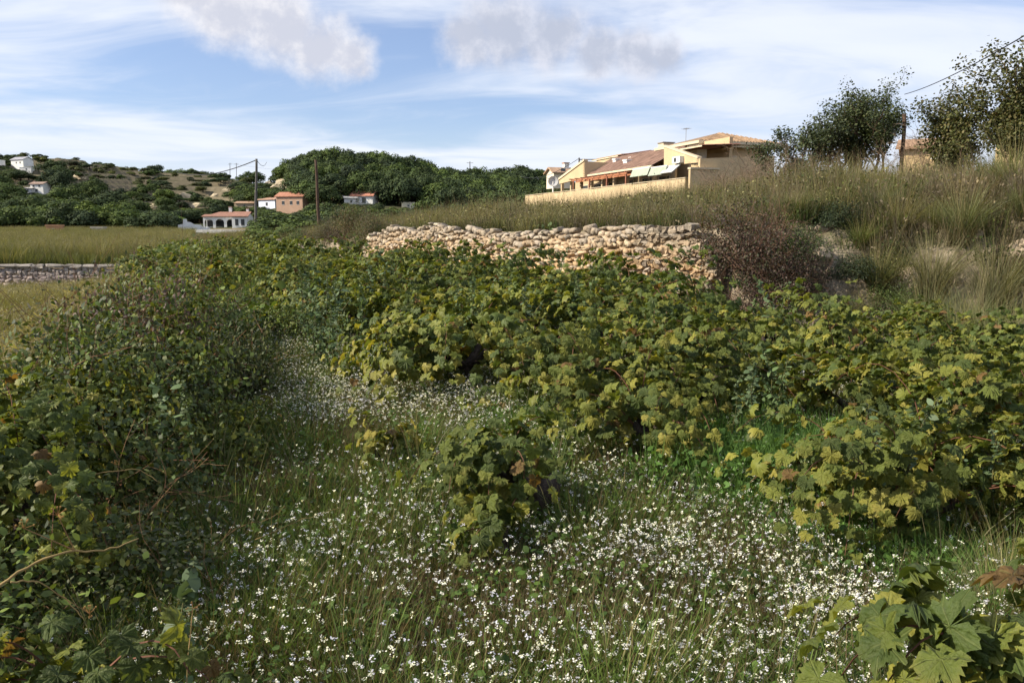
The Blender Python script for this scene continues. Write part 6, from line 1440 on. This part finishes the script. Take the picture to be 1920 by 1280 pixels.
# ----------------------------------------------------------------------------- woods and hillside trees
def crown_mesh(name, seed, cols, n=2600, leaf=0.24, lumps=16, flat=0.8, cone=0.0, tall=1.0):
    """unit crown about 1 high, sitting on z = 0.15"""
    rng = RNG(seed); lc = norm(rng.randn(lumps, 3)) * (0.22 + 0.20 * rng.rand(lumps, 1)); lc[:, 2] = np.abs(lc[:, 2]) * 1.1 * flat + 0.18 + 0.12 * rng.rand(lumps); lr = 0.13 + 0.10 * rng.rand(lumps)
    if cone: lc[:, :2] *= (1.0 - cone * np.clip(lc[:, 2:3] - .1, 0, 1)); lr = lr * (1 - cone * .5 * np.clip(lc[:, 2], 0, 1))
    li = rng.randint(0, lumps, n); o = norm(rng.randn(n, 3)); o[:, 2] = np.where(rng.rand(n) < .6, np.abs(o[:, 2]), o[:, 2]); p = lc[li] + o * (lr[li] * (0.8 + 0.35 * rng.rand(n)))[:, None]
    tint = (0.7 + 0.6 * rng.rand(lumps))[li][:, None]
    nr = norm(o + rng.randn(n, 3) * 0.28); rot = frames(nr, rng.randn(n, 3)); cs = np.array(cols); C = cs[rng.randint(0, len(cs), n)] * (0.8 + .4 * rng.rand(n, 1)) * tint
    a = np.arange(5) * 1.2566; tv = np.stack([np.cos(a) * .5, np.sin(a) * .42, 0.06 * np.cos(2 * a)], 1); tf = [(0, 1, 2), (0, 2, 3), (0, 3, 4)]
    V, F, C, _ = scatter(tv, tf, p * np.array([1, 1, tall]), rot, leaf * 0.2 * (0.6 + 0.8 * rng.rand(n)), np.hstack([C, np.zeros((n, 1))]))
    return fast_mesh(name, V, F, C, M['tree_leaf'])
def woods():
    rng = RNG(66)
    PC = [(0.052, 0.076, 0.028), (0.070, 0.095, 0.032), (0.040, 0.060, 0.025)]; BC = [(0.075, 0.105, 0.030), (0.10, 0.135, 0.036), (0.055, 0.080, 0.025)]; DC = [(0.022, 0.034, 0.016), (0.03, 0.045, 0.02)]
    pine = [crown_mesh('pine crown', 900 + i, PC, 3400, 0.22, 20, 0.85) for i in range(5)]
    broad = [crown_mesh('broad crown', 910 + i, [BC, BC + PC, PC][i], 3000, 0.25, 14, 0.9) for i in range(3)]
    lightc = crown_mesh('light crown', 915, [(0.10, 0.16, 0.03), (0.13, 0.19, 0.04)], 2600, 0.25, 12)
    shrubc = [crown_mesh('shrub crown', 920 + i, [PC, DC + PC, OLV][i], 1300, 0.34, 9, 0.7) for i in range(3)]
    cyp = crown_mesh('cypress crown', 930, DC, 3000, 0.14, 26, 1.0, 0.0)
    tr = MB(); tr.tube([(0, 0, -.1), (.02, .01, .2), (0.01, 0, .5)], [.032, .022, .01], 6, (0.32, 0.25, 0.2, 0)); tr.tube([(0.015, 0, .22), (.12, .04, .42)], [.014, .006], 4, (0.32, 0.25, 0.2, 0)); tr.tube([(0.015, 0, .26), (-.10, -.05, .46)], [.014, .006], 4, (0.32, 0.25, 0.2, 0)); trunk = tr.mesh('tree trunk', M['twig'])
    def tree(name, me, x, y, h, w, label, cat='tree', group=None, z=None):
        t = empty(name, (x, y, (hz(x, y) if z is None else z) - 0.02 * h), rng.rand() * 6.28, label, cat, group, (w, w, h))
        link(bpy.data.objects.new('trunk', trunk), t); o = link(bpy.data.objects.new('crown', me), t); o['kind'] = 'stuff'; return t
    # named single trees (column, top row, distance, height)
    def single(name, me, x, ytop, Y, h, w, label, cat='tree'):
        p = at(x, ytop, Y); g = hz(p[0], p[1]); z = p[2] - h * 0.93
        tree(name, me, p[0], p[1], h if z < g + .3 else p[2] - g, w, label, cat, z=min(z, g + .2) if z > g else z)
    single('cypress_tree', cyp, 309, 372, 172, 7.2, 2.0, 'dark slender cypress left of the arched villa', 'cypress')
    single('cypress_tree', cyp, 386, 384, 168, 5.0, 1.6, 'smaller dark cypress between the white ruin and the arched villa', 'cypress')
    single('pine_tree', pine[0], 290, 300, 345, 8.0, 10, 'rounded pine standing alone on the skyline of the left hill')
    single('pine_tree', pine[1], 208, 304, 335, 8.0, 11, 'left pine of the dark pair near the skyline')
    single('pine_tree', pine[2], 235, 305, 330, 10.0, 12, 'right pine of the dark pair near the skyline')
    single('pine_tree', pine[3], 326, 312, 335, 6.0, 10, 'low dark pine right of the lone skyline pine')
    single('broadleaf_tree', broad[0], 351, 309, 340, 6.5, 7, 'small open crowned tree on the skyline between two low pines')
    single('pine_tree', pine[4], 380, 315, 338, 5.0, 12, 'flat topped pine on the skyline right of the open crowned tree')
    single('pine_tree', pine[1], 402, 317, 336, 4.2, 9, 'lowest of the skyline pines near the masts')
    single('light_tree', lightc, 281, 405, 152, 4.2, 5, 'light green round tree in front of the dark hedge')
    single('light_tree', lightc, 328, 395, 160, 4.5, 6, 'light green tree behind the white ruin')
    single('pine_tree', pine[2], 30, 310, 262, 12, 15, 'large dark pine below the skyline house at the left')
    single('pine_tree', pine[0], 55, 318, 258, 11, 14, 'large dark pine right of the one below the skyline house')
    single('pine_tree', pine[3], 95, 315, 270, 11, 14, 'big pine on the shoulder of the left hill')
    single('pine_tree', pine[1], 120, 322, 262, 9, 13, 'pine at the lower end of the big skyline group')
    single('pine_tree', pine[4], 120, 345, 222, 10, 13, 'dark pine right of the half hidden white house')
    single('pine_tree', pine[0], 12, 335, 235, 10, 14, 'dark pine at the left picture edge above the hedge trees')
    for i, (x, yt, h, w, lb) in enumerate([(118, 366, 8.5, 9, 'tallest rounded tree of the belt behind the field'), (155, 370, 8, 9, 'rounded tree right of the tallest one in the belt'), (205, 372, 8, 9, 'fifth rounded green tree of the belt behind the field'), (180, 362, 8, 8, 'pointed tree in the middle of the belt behind the field'), (215, 378, 7, 8, 'bright topped tree in the belt behind the field'), (30, 366, 8, 11, 'blue green tree at the left end of the belt'), (60, 372, 7.5, 10, 'dark tree second from the left end of the belt'), (245, 388, 6, 9, 'broad dark tree right of the belt centre'), (270, 384, 6.5, 7, 'grey green tree just left of the cypress'), (100, 388, 5.5, 8, 'low tree in front of the tallest belt tree'), (225, 408, 4, 6, 'grey green bush like tree at the edge of the field')]):
        single('broadleaf_tree', broad[i % 3], x, yt, 150 + (i * 7) % 18, h, w, lb)
    # fig tree between the poles and the hedge by the vineyard end
    for x, yt, Y, h, w, lb in [(545, 388, 62, 3.6, 5.5, 'dark fig tree between the two near poles'), (515, 398, 60, 3.0, 4.5, 'left part of the dark fig thicket between the poles'), (575, 402, 58, 2.8, 4.5, 'low dark tree touching the rust brown pole'), (640, 398, 62, 2.8, 6.0, 'leafy tree right of the rust brown pole'), (690, 412, 60, 1.6, 5.0, 'low hedge tree right of the rust brown pole'), (610, 425, 52, 1.6, 4.0, 'dark bush at the foot of the rust brown pole'), (560, 440, 50, 1.3, 4.0, 'low dark bush below the fig tree'), (520, 440, 54, 1.4, 4.5, 'low bush left of the fig tree foot')]:
        p = at(x, yt, Y); g = hz(p[0], p[1]); hh = max(1.0, p[2] - g) / 0.95; tree('fig_tree', broad[(x // 5) % 2], p[0], p[1], hh, w, lb)
    # the wood: fill the hill with pines, front ones first
    def fill(n, p0, p1, d0f, d1f, kinds, name, labels, hr, wr, sep, group, cond=None, seed=1):
        r = RNG(seed); got = []; tries = 0
        while len(got) < n and tries < n * 40:
            tries += 1; px = p0 + (p1 - p0) * r.rand(); D = np.interp(px, RIDGE[:, 0], RIDGE[:, 1]); D0 = np.interp(px, RIDGE[:, 0], RIDGE[:, 3])
            t = d0f + (d1f - d0f) * r.rand(); Y = D0 + (D - D0) * t; x = (px - 960) / FPX * Y * .99
            if cond and not cond(px, t): continue
            if any((x - a) ** 2 + (Y - b) ** 2 < sep ** 2 for a, b in got): continue
            h = hr[0] + (hr[1] - hr[0]) * r.rand(); w = wr[0] + (wr[1] - wr[0]) * r.rand(); hp = 0.36 * w / Y * FPX
            for a_, b_, yb, YH in SEE:
                if Y < YH + 1 and px + hp > a_ and px - hp < b_: h = min(h, (CAM_Z + (430 - yb) / FPX * Y) - hz(x, Y))
            if h < 1.3: continue
            if h < hr[0] * .7: w = min(w, h * 1.6)
            got.append((x, Y))
            tree(name, kinds[r.randint(len(kinds))], x, Y, h, w, labels(px, t), 'tree' if name != 'shrub' else 'shrub', group)
        return got
    def clear(px, t):
        # leave the villas and the quarry visible
        if 380 < px < 480 and t < 0.25: return False
        return True
    wl = lambda px, t: ('pine on the crest line of the wooded hill' if t > 0.85 else ('pine in the upper wood on the middle hill' if t > 0.45 else 'pine in the lower wood on the middle hill')) + (', left end' if px < 600 else (', middle' if px < 780 else ', right end'))
    fill(250, 478, 985, 0.0, 1.06, pine, 'pine_tree', wl, (6.0, 9.5), (7.5, 10.5), 4.3, 'pines of the wood on the middle hill', clear, 5)
    fill(34, 500, 800, 0.93, 1.04, pine, 'pine_tree', wl, (8, 11), (8, 11), 3.2, 'pines of the wood on the middle hill', None, 6)
    fill(55, 470, 1000, -0.25, 0.1, broad + pine[:1], 'broadleaf_tree', lambda px, t: 'green tree at the foot of the wooded hill' + (' near the terracotta house' if px < 620 else (' near the red roofed villa' if px < 760 else ' toward the yellow houses')), (4, 6), (6, 8.5), 3.6, 'trees at the foot of the wooded hill', lambda px, t: clear(px, t) and not (385 < px < 480 and t > -.2), 7)
    fill(62, -160, 380, -0.16, 0.10, broad + pine[1:3], 'broadleaf_tree', lambda px, t: 'green tree of the belt behind the field' + (', left part' if px < 120 else (', middle part' if px < 260 else ', right part')), (4.5, 6.8), (7, 9.5), 4.2, 'trees of the belt behind the field', lambda px, t: not (330 < px < 400 and t < .02), 8)
    fill(45, -250, 215, 0.12, 0.62, pine, 'pine_tree', lambda px, t: 'dark pine scattered on the slope of the left hill' + (' below the skyline house' if px < 80 else ' above the tree belt'), (5, 8), (7, 11), 5.5, 'pines on the left slope', lambda px, t: not (50 < px < 105 and t < .48) and (px < 120 or t < .35), 9)
    fill(30, 250, 480, 0.05, 0.42, broad + pine[:2], 'broadleaf_tree', lambda px, t: 'green tree among the sandy banks above the arched villa', (3.5, 5), (5, 7.5), 4.5, 'trees on the slope above the villa', lambda px, t: not (400 < px < 475 and t < .1), 10)
    fill(285, -200, 480, 0.10, 1.0, shrubc, 'shrub', lambda px, t: 'dark shrub on the dry terraces of the left hill' + (' near the skyline' if t > .75 else ''), (1.5, 3.4), (4, 7.5), 3.0, 'shrubs on the terraced hill', None, 12)
    fill(26, 985, 1150, 0.2, 1.05, pine, 'pine_tree', lambda px, t: 'dark tree behind the left end of the yellow houses', (5, 7), (7, 9), 4.5, 'trees behind the yellow houses', None, 13)
    for x, yt, Y, h, w, lb in [(1000, 335, 105, 5, 8, 'light feathery green tree left of the cream house'), (975, 350, 108, 4.5, 7, 'smaller feathery green tree left of the yellow wall'), (1022, 340, 112, 4.5, 6, 'green tree touching the cream house')]:
        p = at(x, yt, Y); g = hz(p[0], p[1]); tree('broadleaf_tree', broad[0], p[0], p[1], max(2, (p[2] - g) / .95), w, lb)
woods()

# ----------------------------------------------------------------------------- dry stalks close to the camera
def stalks():
    rng = RNG(88)
    def stalk(pts, r, label, heads=()):
        P = [at(*p) for p in pts]; b = P[0]; g = hz(b[0], b[1]); t = empty('dry_stalk', (b[0], b[1], g), 0, label, 'dry stalk', 'dry stalks over the thicket'); o = np.array([b[0], b[1], g])
        P = np.array([p - o for p in P]); k = np.linspace(0, len(P) - 1, 4 * len(P)); Q = np.stack([np.interp(k, np.arange(len(P)), P[:, j]) for j in range(3)], 1) + rng.randn(4 * len(P), 3) * 0.002
        m = MB(); m.tube(Q, np.linspace(r, r * .4, len(Q)), 6, (1.25, 1.15, 0.62, 0)); m.build('stem', M['twig'], t, True)
        for h in heads:
            c = at(*h) - o; m = MB(); m.tube([P[-1] * .5 + c * .5 if False else Q[int(len(Q) * .55)], c], [r * .5, r * .25], 4, (1.2, 0.95, 0.55, 0))
            for i in range(7): e = c + norm(rng.randn(3) + (0, 0, .8)) * 0.018; m.tube([c, e], [.0008, .0005], 3, (1.2, .8, .35, 0)); m.box(tuple(e - .0015), tuple(e + .0015), (1.1, .85, .35, 0))
            m.build('seed_head', M['twig'], t)
    stalk([(-40, 1130, 1.5), (30, 1075, 1.55), (110, 1035, 1.6), (200, 1030, 1.7), (260, 1010, 1.75)], 0.0035, 'pale yellow dry stalk reaching in over the big leaves from the left edge', [(108, 965, 1.6), (45, 990, 1.55)])
    stalk([(20, 1090, 1.5), (75, 1090, 1.55), (120, 1120, 1.6), (160, 1160, 1.62)], 0.002, 'thin dry stalk drooping below the longer one at the left edge', [(168, 1150, 1.62)])
    stalk([(345, 1330, 2.0), (352, 1240, 2.05), (360, 1150, 2.1)], 0.002, 'upright dry grass stalk beside the pale green weed', [(362, 1140, 2.1)])
    stalk([(130, 900, 3.4), (190, 885, 3.5), (260, 880, 3.6), (300, 905, 3.6)], 0.003, 'bent pale stalk lying on the shaded brambles', [(215, 870, 3.5)])
    stalk([(480, 1010, 3.6), (560, 975, 3.7), (640, 950, 3.8)], 0.002, 'thin arching stalk across the flowers left of the lone vine')
    stalk([(240, 740, 5.2), (300, 720, 5.3), (330, 690, 5.4)], 0.004, 'tan dry twig on top of the thicket', [(340, 680, 5.4)])
stalks()
